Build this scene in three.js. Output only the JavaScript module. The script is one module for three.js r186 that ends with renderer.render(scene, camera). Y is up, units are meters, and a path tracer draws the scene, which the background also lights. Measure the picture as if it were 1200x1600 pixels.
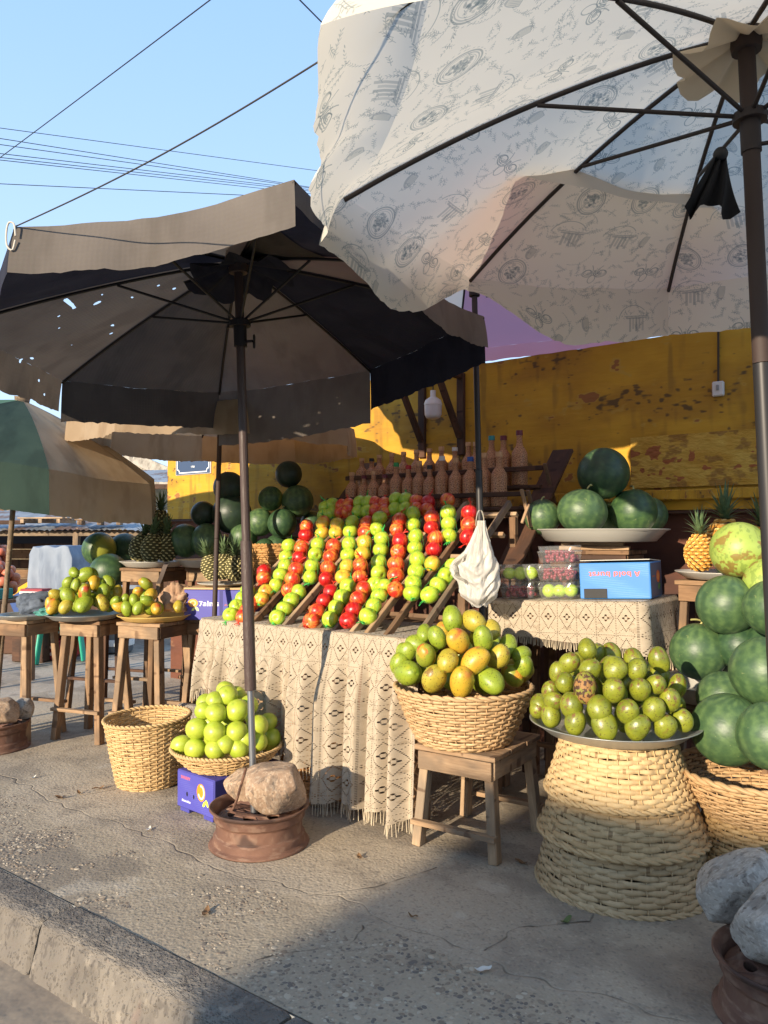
import * as THREE from 'three';
import { mergeGeometries, mergeVertices } from 'three/addons/utils/BufferGeometryUtils.js';

// ---------------------------------------------------------------- camera, sky, sun, exposure
const scene = new THREE.Scene();
const camera = new THREE.PerspectiveCamera(66, 0.75, 0.05, 900);
camera.position.set(0, 1.32, 0);
camera.rotation.x = Math.atan(35 / 1232);
const SUN_EL = 15.6 * Math.PI / 180, SUN_AZ = 36 * Math.PI / 180;      // light travels right and away from the camera
const SUN_TO = new THREE.Vector3(-Math.sin(SUN_AZ) * Math.cos(SUN_EL), Math.sin(SUN_EL), Math.cos(SUN_AZ) * Math.cos(SUN_EL));
{ // clear sky: pale at the horizon, deeper blue overhead, the same all round
  const W = 64, H = 256, d = new Float32Array(W * H * 4);
  for (let j = 0; j < H; j++) {
    const e = Math.sin(((j + 0.5) / H - 0.5) * Math.PI);
    const k = Math.pow(1 - Math.max(0, e), 2.2);
    const zen = [0.102, 0.188, 0.35], hor = [0.295, 0.38, 0.46], gr = [0.20, 0.18, 0.15];
    for (let i = 0; i < W; i++) for (let c = 0; c < 3; c++)
      d[(j * W + i) * 4 + c] = e < -0.02 ? gr[c] : (zen[c] + (hor[c] - zen[c]) * k);
    for (let i = 0; i < W; i++) d[(j * W + i) * 4 + 3] = 1;
  }
  const sky = new THREE.DataTexture(d, W, H, THREE.RGBAFormat, THREE.FloatType);
  sky.mapping = THREE.EquirectangularReflectionMapping; sky.magFilter = THREE.LinearFilter; sky.needsUpdate = true;
  scene.background = sky; scene.environment = sky;
}
const sun = new THREE.DirectionalLight(new THREE.Color(1, 0.85, 0.65), 2.45);
sun.target.position.set(0, 0.8, -3.5); sun.position.copy(SUN_TO).multiplyScalar(40).add(sun.target.position);
sun.castShadow = true; sun.shadow.mapSize.set(4096, 4096);
Object.assign(sun.shadow.camera, { left: -14, right: 14, top: 14, bottom: -14, near: 1, far: 120 });
scene.add(sun, sun.target);
const renderer = new THREE.WebGLRenderer({ antialias: true });
renderer.toneMapping = THREE.LinearToneMapping;
renderer.toneMappingExposure = 3.2;
renderer.shadowMap.enabled = true;

// ---------------------------------------------------------------- helpers
let SEED = 7;
const rnd = () => { SEED = (SEED + 0x6D2B79F5) | 0; let t = Math.imul(SEED ^ (SEED >>> 15), 1 | SEED); t = (t + Math.imul(t ^ (t >>> 7), 61 | t)) ^ t; return ((t ^ (t >>> 14)) >>> 0) / 4294967296; };
const rr = (a, b) => a + (b - a) * rnd();
const V = (x, y, z) => new THREE.Vector3(x, y, z);
const mix = (a, b, t) => a + (b - a) * t, sat = x => Math.min(1, Math.max(0, x));
const sst = (a, b, x) => { const t = sat((x - a) / (b - a)); return t * t * (3 - 2 * t); };
const DEG = Math.PI / 180;
// periodic value noise
function noiseMaker(seed, P) {
  const g = new Float32Array(P * P); let s = seed * 7919 + 13;
  for (let i = 0; i < P * P; i++) { s = (Math.imul(s, 1664525) + 1013904223) | 0; g[i] = (s >>> 8 & 0xffff) / 65535; }
  return (x, y, px = 256, py = 256) => {
    const xi = Math.floor(x), yi = Math.floor(y), fx = x - xi, fy = y - yi, ux = fx * fx * (3 - 2 * fx), uy = fy * fy * (3 - 2 * fy);
    let x0 = xi % px; if (x0 < 0) x0 += px; let x1 = x0 + 1; if (x1 >= px) x1 = 0;
    let y0 = yi % py; if (y0 < 0) y0 += py; let y1 = y0 + 1; if (y1 >= py) y1 = 0;
    x0 &= 255; x1 &= 255; y0 = (y0 & 255) << 8; y1 = (y1 & 255) << 8;
    const a = g[y0 + x0], b = g[y0 + x1], c = g[y1 + x0], d = g[y1 + x1];
    return a + (b - a) * ux + (c - a) * uy + (a - b - c + d) * ux * uy;
  };
}
const nz = noiseMaker(3, 256), nz2 = noiseMaker(11, 256);
function fbm(u, v, fu, fv, oct = 5, n = nz) {       // u,v in 0..1, tiles
  let s = 0, a = 0.5, t = 0;
  for (let o = 0; o < oct; o++) { s += a * n(u * fu, v * fv, fu, fv); t += a; a *= 0.55; fu = Math.min(fu * 2, 256); fv = Math.min(fv * 2, 256); }
  return s / t;
}
function n3(x, y, z) { return (nz(x + 31.4 + z * 1.7, y + 12.1 + z * 0.9) + nz2(y + 7.3 - z * 0.8, z + 3.1 + x * 0.6) + nz(z + 91.7, x + 45.2 + y * 0.7)) / 3; }
function tex(w, h, fn, { srgb = true, ru = 1, rv = 1 } = {}) {
  const d = new Uint8Array(w * h * 4);
  for (let j = 0; j < h; j++) for (let i = 0; i < w; i++) {
    const c = fn((i + 0.5) / w, (j + 0.5) / h), o = (j * w + i) * 4;
    if (typeof c === 'number') { d[o] = d[o + 1] = d[o + 2] = sat(c) * 255; } else { d[o] = sat(c[0]) * 255; d[o + 1] = sat(c[1]) * 255; d[o + 2] = sat(c[2]) * 255; }
    d[o + 3] = 255;
  }
  const t = new THREE.DataTexture(d, w, h, THREE.RGBAFormat); t.wrapS = t.wrapT = THREE.RepeatWrapping;
  t.magFilter = THREE.LinearFilter; t.minFilter = THREE.LinearMipmapLinearFilter; t.generateMipmaps = true;
  if (srgb) t.colorSpace = THREE.SRGBColorSpace; t.repeat.set(ru, rv); t.needsUpdate = true; return t;
}
function canvasTex(w, h, draw, srgb = true) {
  const c = document.createElement('canvas'); c.width = w; c.height = h; draw(c.getContext('2d'), w, h);
  const t = new THREE.CanvasTexture(c); t.wrapS = t.wrapT = THREE.RepeatWrapping; if (srgb) t.colorSpace = THREE.SRGBColorSpace; t.anisotropy = 4; return t;
}
const lerp3 = (a, b, t) => [mix(a[0], b[0], t), mix(a[1], b[1], t), mix(a[2], b[2], t)];
const rgb = (r, g, b) => [r / 255, g / 255, b / 255];
const std = o => new THREE.MeshStandardMaterial(Object.assign({ roughness: 0.85, metalness: 0, side: THREE.DoubleSide }, o));
const phys = o => new THREE.MeshPhysicalMaterial(Object.assign({ roughness: 0.85, metalness: 0, side: THREE.DoubleSide }, o));
const col = (r, g, b) => new THREE.Color().setRGB(r / 255, g / 255, b / 255, THREE.SRGBColorSpace);

const taken = {};
const numbered = n => { const k = taken[n] = (taken[n] ?? -1) + 1; return k ? `${n}_${String(k).padStart(3, '0')}` : n; };
function part(name, geo, mat, parent, label) {
  const m = new THREE.Mesh(geo, mat); m.name = name; m.castShadow = m.receiveShadow = true; if (label) m.userData.label = label; parent.add(m); return m;
}
function thing(name, label, category, [X, y, D] = [0, 0, 0], yaw = 0, group) {
  const o = new THREE.Group(); o.name = numbered(name); o.position.set(X, y, -D); o.rotation.y = -yaw * DEG;
  o.userData = { label, category }; if (group) o.userData.group = group; scene.add(o); return o;
}
function solo(name, label, category, geo, mat, [X, y, D], yaw = 0, group) {
  const m = part(numbered(name), geo, mat, scene); m.position.set(X, y, -D); m.rotation.y = -yaw * DEG; m.userData = { label, category }; if (group) m.userData.group = group; return m;
}
function struct(name, geo, mat) { const m = part(name, geo, mat, scene); m.userData.kind = 'structure'; return m; }
function mg(list) {
  const hasC = list.every(g => g.attributes.color);
  return mergeGeometries(list.map(g => {
    const q = g.index ? g.toNonIndexed() : g.clone();
    for (const k of Object.keys(q.attributes)) if (!(['position', 'normal', 'uv'].includes(k) || (hasC && k === 'color'))) q.deleteAttribute(k);
    return q;
  }));
}
function surf(nu, nv, f, uvf) {           // f(a,b) -> [x,y,z], a,b in 0..1
  const p = [], uv = [], ix = [];
  for (let j = 0; j <= nv; j++) for (let i = 0; i <= nu; i++) { const a = i / nu, b = j / nv, q = f(a, b); p.push(q[0], q[1], q[2]); const t = uvf ? uvf(a, b) : [a, b]; uv.push(t[0], t[1]); }
  for (let j = 0; j < nv; j++) for (let i = 0; i < nu; i++) { const o = j * (nu + 1) + i; ix.push(o, o + 1, o + nu + 2, o, o + nu + 2, o + nu + 1); }
  const g = new THREE.BufferGeometry(); g.setAttribute('position', new THREE.Float32BufferAttribute(p, 3)); g.setAttribute('uv', new THREE.Float32BufferAttribute(uv, 2)); g.setIndex(ix); g.computeVertexNormals(); return g;
}
// chamfered box, uv in metres with the grain along its longest side
function cbox(w, h, d, c = 0.004) {
  c = Math.min(c, w * 0.3, h * 0.3, d * 0.3);
  const X = w / 2, Y = h / 2, Z = d / 2, p = [], n = [], uv = [], ext = [w, h, d], La = ext.indexOf(Math.max(...ext)), ou = rnd() * 7, ov = rnd() * 7;
  const S = [X, Y, Z];
  const quad = (a, b, e, f) => {
    const ab = V().subVectors(b, a), ae = V().subVectors(e, a), nn = ab.cross(ae).normalize();
    if (nn.dot(a) < 0) { nn.negate(); [b, f] = [f, b]; }
    for (const q of [a, b, e, a, e, f]) {
      p.push(q.x, q.y, q.z); n.push(nn.x, nn.y, nn.z);
      const ar = [q.x, q.y, q.z], na = [Math.abs(nn.x), Math.abs(nn.y), Math.abs(nn.z)], md = na.indexOf(Math.max(...na)), ot = [0, 1, 2].filter(k => k !== md);
      const ua = ot.includes(La) ? La : ot[0], va = ot.find(k => k !== ua);
      uv.push(ar[ua] + ou, ar[va] + ov + md * 0.37);
    }
  };
  const pt = (ax, s, b1, s1, b2, s2, full) => { const r = [0, 0, 0]; r[ax] = s * (full === ax ? S[ax] : S[ax] - c); r[b1] = s1 * (full === b1 ? S[b1] : S[b1] - c); r[b2] = s2 * (full === b2 ? S[b2] : S[b2] - c); return V(...r); };
  for (let a = 0; a < 3; a++) { const b = (a + 1) % 3, e = (a + 2) % 3; for (const s of [-1, 1]) quad(pt(a, s, b, -1, e, -1, a), pt(a, s, b, 1, e, -1, a), pt(a, s, b, 1, e, 1, a), pt(a, s, b, -1, e, 1, a)); }
  for (let a = 0; a < 3; a++) { const b = (a + 1) % 3, e = (a + 2) % 3; for (const s of [-1, 1]) for (const t of [-1, 1]) quad(pt(a, s, b, t, e, -1, a), pt(a, s, b, t, e, 1, a), pt(a, s, b, t, e, 1, b), pt(a, s, b, t, e, -1, b)); }
  for (const sx of [-1, 1]) for (const sy of [-1, 1]) for (const sz of [-1, 1]) {
    const A = pt(0, sx, 1, sy, 2, sz, 0), B = pt(0, sx, 1, sy, 2, sz, 1), C = pt(0, sx, 1, sy, 2, sz, 2), nn = V(sx, sy, sz).normalize();
    for (const q of (sx * sy * sz > 0 ? [A, B, C] : [A, C, B])) { p.push(q.x, q.y, q.z); n.push(nn.x, nn.y, nn.z); uv.push(ou, ov); }
  }
  const g = new THREE.BufferGeometry(); g.setAttribute('position', new THREE.Float32BufferAttribute(p, 3)); g.setAttribute('normal', new THREE.Float32BufferAttribute(n, 3)); g.setAttribute('uv', new THREE.Float32BufferAttribute(uv, 2)); return g;
}
const mv = (g, x, y, z, rx = 0, ry = 0, rz = 0) => { if (rx) g.rotateX(rx); if (ry) g.rotateY(ry); if (rz) g.rotateZ(rz); g.translate(x, y, z); return g; };
function beam(p0, p1, w, t, c = 0.004, roll = V(0, 1, 0)) {        // a plank from p0 to p1
  const d = V().subVectors(p1, p0), L = d.length(), g = cbox(w, L, t, c), y = d.normalize(), z = V().crossVectors(roll, y);
  if (z.length() < 0.05) z.set(0, 0, 1); z.normalize(); const x = V().crossVectors(y, z).normalize(); z.crossVectors(x, y);
  const m = new THREE.Matrix4().makeBasis(x, y, z); m.setPosition((p0.x + p1.x) / 2, (p0.y + p1.y) / 2, (p0.z + p1.z) / 2); g.applyMatrix4(m); return g;
}
function rod(p0, p1, r0, r1 = r0, n = 10) {
  const d = V().subVectors(p1, p0), g = new THREE.CylinderGeometry(r1, r0, d.length(), n, 1);
  g.applyQuaternion(new THREE.Quaternion().setFromUnitVectors(V(0, 1, 0), d.clone().normalize())); g.translate((p0.x + p1.x) / 2, (p0.y + p1.y) / 2, (p0.z + p1.z) / 2); return g;
}
const tube = (pts, r, seg = 24, rad = 6) => new THREE.TubeGeometry(new THREE.CatmullRomCurve3(pts), seg, r, rad);
const setCol = (g, c) => { const n = g.attributes.position.count, a = new Float32Array(n * 3); for (let i = 0; i < n; i++) { a[i * 3] = c.r; a[i * 3 + 1] = c.g; a[i * 3 + 2] = c.b; } g.setAttribute('color', new THREE.BufferAttribute(a, 3)); return g; };

// ---------------------------------------------------------------- materials
// pitted, sandy relief
const pitB = tex(512, 512, (u, v) => { const a = fbm(u, v, 60, 60, 4), p = sst(0.66, 0.8, fbm(u, v, 90, 90, 2, nz2)); return 0.35 + 0.5 * a - 0.4 * p; }, { srgb: false, ru: 2.5, rv: 2.5 });
const grainB = tex(512, 512, (u, v) => fbm(u, v, 24, 24, 5), { srgb: false });
const woodT = tex(1024, 512, (u, v) => {
  const w = fbm(u, v, 3, 6, 3, nz2), g = fbm(u, v + w * 0.06, 4, 90, 4), f = nz(u * 40, v * 250, 40, 250), st = fbm(u, v, 5, 9, 4, nz2);
  let c = lerp3(rgb(150, 130, 108), rgb(214, 196, 172), g * 0.9 + f * 0.2); c = lerp3(c, rgb(140, 130, 118), sst(0.42, 0.68, st) * 0.8); const k = sst(0.80, 0.9, nz2(u * 30, v * 12, 30, 12)) * 0.45; return lerp3(c, rgb(70, 50, 36), k);
});
const woodB = tex(512, 512, (u, v) => fbm(u, v, 4, 90, 4) * 0.7 + nz(u * 40, v * 250, 40, 250) * 0.3, { srgb: false });
const wood = c => std({ map: woodT, bumpMap: woodB, bumpScale: 0.002, color: c, roughness: 0.8 });
const wPale = wood(col(236, 222, 204)), wTan = wood(col(216, 196, 174)), wBrown = wood(col(178, 152, 128)), wDark = wood(col(118, 90, 74)), wGrey = wood(col(182, 172, 160));
const woods = [wTan, wBrown, wPale, wood(col(200, 176, 152))];
const caneT = tex(512, 256, (u, v) => { const row = nz(u * 3, Math.floor(v * 64) * 3.7 + 0.5, 3, 256), pc = nz2(Math.floor(u * 40) * 2.3, Math.floor(v * 64) * 5.1); let c = lerp3(rgb(170, 146, 112), rgb(230, 212, 182), 0.15 + 0.5 * row + 0.35 * fbm(u, v, 60, 64, 3)); return lerp3(c, rgb(118, 96, 70), pc > 0.9 ? 0.6 : 0); });
const cane = (c, r = 0.7) => std({ map: caneT, color: c, roughness: r });
const M = {
  black: std({ color: col(26, 26, 28), roughness: 0.6 }),
  steel: std({ color: col(150, 152, 155), metalness: 0.85, roughness: 0.42 }),
  polePaint: std({ color: col(74, 58, 52), roughness: 0.5, bumpMap: grainB, bumpScale: 0.0015 }),
  poleDark: std({ color: col(52, 50, 50), roughness: 0.45, metalness: 0.4 }),
  enamel: std({ color: col(196, 192, 182), roughness: 0.32, metalness: 0.0 }),
  alu: std({ color: col(176, 176, 170), roughness: 0.38, metalness: 0.55 }),
  plasticYellow: std({ color: col(228, 190, 110), roughness: 0.4 }),
};
M.rust = std({ roughness: 0.78, metalness: 0.15, bumpMap: grainB, bumpScale: 0.003, map: tex(1024, 256, (u, v) => {
  const a = fbm(u, v, 12, 6, 5), b = fbm(u, v, 30, 24, 4, nz2); let c = lerp3(rgb(84, 56, 44), rgb(134, 98, 78), a * 1.1); c = lerp3(c, rgb(156, 130, 108), sst(0.5, 0.72, b) * 0.45); return lerp3(c, rgb(60, 44, 38), sst(0.58, 0.7, fbm(u, v, 6, 5, 4, nz2)) * 0.7); }) });
const rockMat = (a, b, c2) => std({ roughness: 0.95, bumpMap: pitB, bumpScale: 0.004, map: tex(512, 256, (u, v) => {
  const n = fbm(u, v, 10, 6, 5), k = fbm(u, v, 60, 36, 3, nz2); let c = lerp3(a, b, n * 1.2 - 0.1); c = lerp3(c, c2, sst(0.5, 0.7, k) * 0.55); return lerp3(c, rgb(92, 82, 72), sst(0.6, 0.8, fbm(u, v, 44, 24, 4, nz2)) * 0.5 + sst(0.6, 0.7, fbm(u, v, 9, 6, 4, nz2)) * 0.35); }) });
M.rockWarm = rockMat(rgb(146, 118, 94), rgb(190, 162, 134), rgb(204, 184, 160));
M.rockGrey = rockMat(rgb(152, 143, 132), rgb(186, 176, 162), rgb(202, 192, 178));
// ---------------------------------------------------------------- ground, kerb, road (all run along the kerb, 37 degrees across the view)
const YAW = 37, U = [Math.cos(YAW * DEG), -Math.sin(YAW * DEG)], N = [Math.sin(YAW * DEG), Math.cos(YAW * DEG)], K0 = [-0.852, 2.663];
const KF = (s, n, h = 0) => [K0[0] + U[0] * s + N[0] * n, h, K0[1] + U[1] * s + N[1] * n];       // along kerb, back from kerb -> X, y, D
const onKerb = m => { m.position.set(K0[0], 0, -K0[1]); m.rotation.y = -YAW * DEG; return m; };
function flat(s0, s1, n0, n1, h, k = 1, ns = 1, nn = 1) { return surf(ns, nn, (a, b) => [mix(s0, s1, a), h, -mix(n0, n1, b)], (a, b) => [mix(s0, s1, a) * k, mix(n0, n1, b) * k]); }
const earth = (u, v) => {
  const a = fbm(u, v, 6, 6, 6), b = fbm(u, v, 60, 60, 3, nz2), e = fbm(u, v, 14, 14, 4, nz2);
  let c = lerp3(rgb(146, 135, 120), rgb(184, 170, 150), a * 1.3 - 0.15); c = lerp3(c, rgb(192, 178, 158), sst(0.55, 0.75, b) * 0.5); c = lerp3(c, rgb(98, 90, 82), sst(0.56, 0.7, e) * 0.4);
  return lerp3(c, rgb(86, 80, 76), sst(0.84, 0.92, nz(u * 250, v * 250, 250, 250)) * 0.5);
};
const earthT = tex(1024, 1024, earth); const earthM = std({ map: earthT, roughness: 0.95, bumpMap: grainB, bumpScale: 0.006 });
onKerb(struct('ground', flat(-90, 90, 0, 110, -0.006, 0.4), earthM));
{ // pavement: worn cement screed with cracks, a strip of exposed aggregate along the kerb
  const S0 = -4, S1 = 2.6, ND = 3.04, W = 2048, H = 944, mpp = (S1 - S0) / W, dat = new Uint8Array(W * H * 4), bmp = new Uint8Array(W * H * 4);
  const hgt = new Float32Array(W * H), colr = new Float32Array(W * H * 3);
  for (let j = 0; j < H; j++) for (let i = 0; i < W; i++) {
    const u = i / W, v = j / H, n = v * ND, s = S0 + u * (S1 - S0), o = j * W + i;
    const big = fbm(u, v, 9, 4, 4), mid = fbm(u, v, 40, 18, 4, nz2), fine = nz(u * 1400, v * 640) * 0.5 + nz2(u * 700, v * 320) * 0.5;
    let c = lerp3(rgb(158, 146, 130), rgb(192, 178, 157), big * 1.5 - 0.25);
    c = lerp3(c, rgb(134, 123, 110), sst(0.5, 0.75, mid) * 0.5);
    const edge = 0.47 + 0.1 * (fbm(u, 0.3, 30, 2, 3) - 0.5) * 2 + 0.06 * Math.sin(s * 2.1), ag = sst(edge + 0.03, edge - 0.03, n);
    c = lerp3(c, lerp3(rgb(156, 143, 124), rgb(180, 166, 144), mid), ag * 0.7);
    c = lerp3(c, rgb(206, 194, 174), sst(0.66, 0.82, fine) * 0.35); c = lerp3(c, rgb(92, 86, 80), sst(0.36, 0.2, fine) * 0.35);
    c = lerp3(c, rgb(112, 103, 94), sst(0.6, 0.78, fbm(u, v, 13, 7, 5, nz2)) * 0.5);
    c = lerp3(c, rgb(200, 192, 178), sst(0.7, 0.8, fbm(u, v, 26, 12, 4)) * 0.4);
    colr[o * 3] = c[0]; colr[o * 3 + 1] = c[1]; colr[o * 3 + 2] = c[2]; hgt[o] = 0.55 + 0.25 * (fine - 0.5) + 0.25 * (mid - 0.5) - 0.12 * ag;
  }
  const crack = (pts, wd, deep) => {
    for (let k = 0; k + 1 < pts.length; k++) {
      const [s0, n0] = pts[k], [s1, n1] = pts[k + 1], L = Math.hypot(s1 - s0, n1 - n0), st = Math.ceil(L / 0.002);
      for (let q = 0; q <= st; q++) {
        const t = q / st, ss = mix(s0, s1, t), nn = mix(n0, n1, t), wob = (fbm((ss + 9) / 20, (nn + 9) / 20, 200, 200, 6) - 0.5) * 0.10;
        const x = (ss + wob * 0.7 - S0) / mpp, y = (nn + wob) / ND * H, r = wd * 0.55 * Math.max(0.05, 2.2 * nz(ss * 23 + 9, nn * 23 + 9) - 0.45) / mpp;
        for (let yy = Math.floor(y - r - 1); yy <= y + r + 1; yy++) for (let xx = Math.floor(x - r - 1); xx <= x + r + 1; xx++) {
          if (xx < 0 || yy < 0 || xx >= W || yy >= H) continue; const f = sat(r + 0.7 - Math.hypot(xx - x, yy - y)) * deep, o = yy * W + xx;
          for (let e = 0; e < 3; e++) colr[o * 3 + e] = mix(colr[o * 3 + e], [0.30, 0.27, 0.23][e], f * 0.4); hgt[o] = Math.min(hgt[o], 0.55 - 0.5 * f);
        }
      }
    }
  };
  crack([[-2.6, 0.55], [-1.9, 0.62], [-1.2, 0.52], [-0.6, 0.56], [-0.1, 0.5], [0.5, 0.62], [1.1, 0.55], [1.8, 0.66], [2.6, 0.6]], 0.0026, 0.6);
  crack([[0.45, 0.06], [0.5, 0.2], [0.62, 0.34], [0.6, 0.5]], 0.006, 1);
  crack([[1.0, 0.6], [1.02, 0.8], [1.2, 0.98], [1.15, 1.3], [1.35, 1.6]], 0.0045, 1);
  crack([[-1.4, 0.6], [-1.3, 0.9], [-1.5, 1.2], [-1.2, 1.5], [-1.25, 2.1]], 0.005, 0.9);
  crack([[0.3, 0.55], [0.45, 0.75], [0.55, 1.05]], 0.003, 0.8);
  for (let o = 0; o < W * H; o++) { for (let e = 0; e < 3; e++) dat[o * 4 + e] = sat(colr[o * 3 + e] * [0.955, 0.945, 0.92][e]) * 255; dat[o * 4 + 3] = 255; bmp[o * 4] = bmp[o * 4 + 1] = bmp[o * 4 + 2] = sat(hgt[o]) * 255; bmp[o * 4 + 3] = 255; }
  const mk = (d, srgb) => { const t = new THREE.DataTexture(d, W, H, THREE.RGBAFormat); t.magFilter = THREE.LinearFilter; t.minFilter = THREE.LinearMipmapLinearFilter; t.generateMipmaps = true; if (srgb) t.colorSpace = THREE.SRGBColorSpace; t.needsUpdate = true; return t; };
  const m = std({ map: mk(dat, true), bumpMap: mk(bmp, false), bumpScale: 0.012, roughness: 0.93 });
  onKerb(struct('pavement', surf(160, 80, (a, b) => [mix(S0, S1, a), 0.004 * (fbm(a, b, 12, 6, 3) - 0.5), -b * ND]), m));
  // aggregate chips standing a little proud of the worn strip
  const g = new THREE.IcosahedronGeometry(1, 1), im = new THREE.InstancedMesh(g, std({ roughness: 0.85 }), 3900), q = new THREE.Object3D(), tones = [[124, 111, 96], [138, 123, 104], [162, 146, 124], [108, 99, 90], [132, 116, 98], [178, 164, 142]];
  for (let i = 0; i < 3900; i++) {
    let s, n; do { s = rr(-2.6, 2.4); n = rr(0.01, 0.56); } while (fbm((s + 4) / 6.6, n / 3, 30, 14, 3, nz2) < 0.47 + 0.25 * sst(0.36, 0.56, n));
    const big = rnd() < 0.12 ? 1.7 : 1, w = rr(0.003, 0.0072) * big;
    q.position.set(s, -0.0008, -n); q.rotation.set(rr(-0.15, 0.15), rr(0, 6.3), rr(-0.15, 0.15)); q.scale.set(w * rr(1, 1.7), rr(0.0016, 0.0034), w); q.updateMatrix(); im.setMatrixAt(i, q.matrix);
    im.setColorAt(i, col(...tones[Math.floor(rnd() * tones.length)]));
  }
  im.name = 'gravel_chips'; im.userData = { kind: 'stuff', label: 'small dark stone chips set in the pavement strip along the kerb', category: 'gravel' }; im.castShadow = im.receiveShadow = true; onKerb(im); scene.add(im);
}
const kerbT = tex(1024, 512, (u, v) => {
  const a = fbm(u, v, 8, 4, 5), b = fbm(u, v, 60, 30, 3, nz2); let c = lerp3(rgb(102, 95, 87), rgb(130, 121, 108), a * 1.4 - 0.2);
  c = lerp3(c, rgb(94, 87, 79), sst(0.48, 0.7, fbm(u, v, 16, 12, 5, nz2)) * 0.55); c = lerp3(c, rgb(78, 72, 66), sst(0.62, 0.72, fbm(u, v, 110, 60, 3)) * 0.5); c = lerp3(c, rgb(168, 156, 138), sst(0.6, 0.8, b) * 0.4); return lerp3(c, rgb(164, 120, 104), sst(0.76, 0.84, fbm(u, v, 9, 6, 4)) * 0.3); });
const kerbM = std({ map: kerbT, bumpMap: pitB, bumpScale: 0.009, roughness: 0.95 });
{
  const kerb = onKerb(new THREE.Group()); kerb.name = 'kerb'; kerb.userData.kind = 'structure'; scene.add(kerb);
  const prof = [[-0.001, -0.16], [-0.001, -0.006], [-0.006, 0.001], [-0.05, 0.002], [-0.10, 0.001], [-0.122, -0.003], [-0.136, -0.012], [-0.145, -0.03], [-0.16, -0.09], [-0.176, -0.14], [-0.188, -0.20]];
  for (let k = -6; k < 4; k++) {
    const s0 = -0.306 + 1.06 * k + 0.005, s1 = s0 + 1.05, so = k * 3.1, off = rr(-0.004, 0.004);
    const f = (a, b) => { const q = b * (prof.length - 1), i = Math.min(prof.length - 2, Math.floor(q)), t = q - i, s = mix(s0, s1, a), e = Math.min(a, 1 - a) * 1.05, rnd2 = 0.008 * Math.pow(1 - sat(e / 0.02), 2);
      const w = (n3(s * 9, b * 14 + k, 3) - 0.5) * 0.010 + (n3(s * 30, b * 40, k) - 0.5) * 0.006; const n = mix(prof[i][0], prof[i + 1][0], t), y = mix(prof[i][1], prof[i + 1][1], t);
      return [s, y + (b > 0.15 ? w * 0.5 : 0) + off - rnd2, -(n - (b > 0.35 ? w + 0 : 0)) - (b > 0.4 ? rnd2 : 0)]; };
    const g = surf(110, 48, f, (a, b) => [(mix(s0, s1, a) + so) * 0.6, b * 0.5 * 0.6]);
    const caps = [0, 1].map(a => { const p = [], uv = []; const c = f(a, 0.2); c[1] = -0.1; for (let i = 0; i < 20; i++) { const A = f(a, i / 20), B = f(a, (i + 1) / 20); p.push(...c, ...A, ...B); uv.push(0, 0, 0.1, 0, 0, 0.1); } const h = new THREE.BufferGeometry(); h.setAttribute('position', new THREE.Float32BufferAttribute(p, 3)); h.setAttribute('uv', new THREE.Float32BufferAttribute(uv, 2)); h.computeVertexNormals(); return h; });
    part('kerb_stone', mg([g, ...caps]), kerbM, kerb);
  }
}
onKerb(struct('gutter', surf(200, 16, (a, b) => [mix(-8, 5, a), -0.172 + 0.006 * (n3(a * 60, b * 3, 1) - 0.5), mix(0.05, 0.46, b)], (a, b) => [mix(-8, 5, a) * 0.5, b * 0.2]), std({ map: tex(1024, 256, (u, v) => { let c = lerp3(rgb(120, 108, 94), rgb(168, 150, 126), fbm(u, v, 20, 6, 5)); return lerp3(c, rgb(186, 162, 128), sst(0.5, 0.65, fbm(u, v, 6, 4, 4, nz2))); }), roughness: 0.95, bumpMap: grainB, bumpScale: 0.008 })));
onKerb(struct('road', flat(-90, 90, -70, -0.44, -0.178, 0.5), std({ roughness: 0.9, bumpMap: grainB, bumpScale: 0.01, map: tex(512, 512, (u, v) => { const f = nz(u * 256, v * 256, 256, 256); return lerp3(rgb(74, 72, 70), rgb(126, 120, 112), fbm(u, v, 8, 8, 5) * 0.6 + f * 0.4); }) })));

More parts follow.
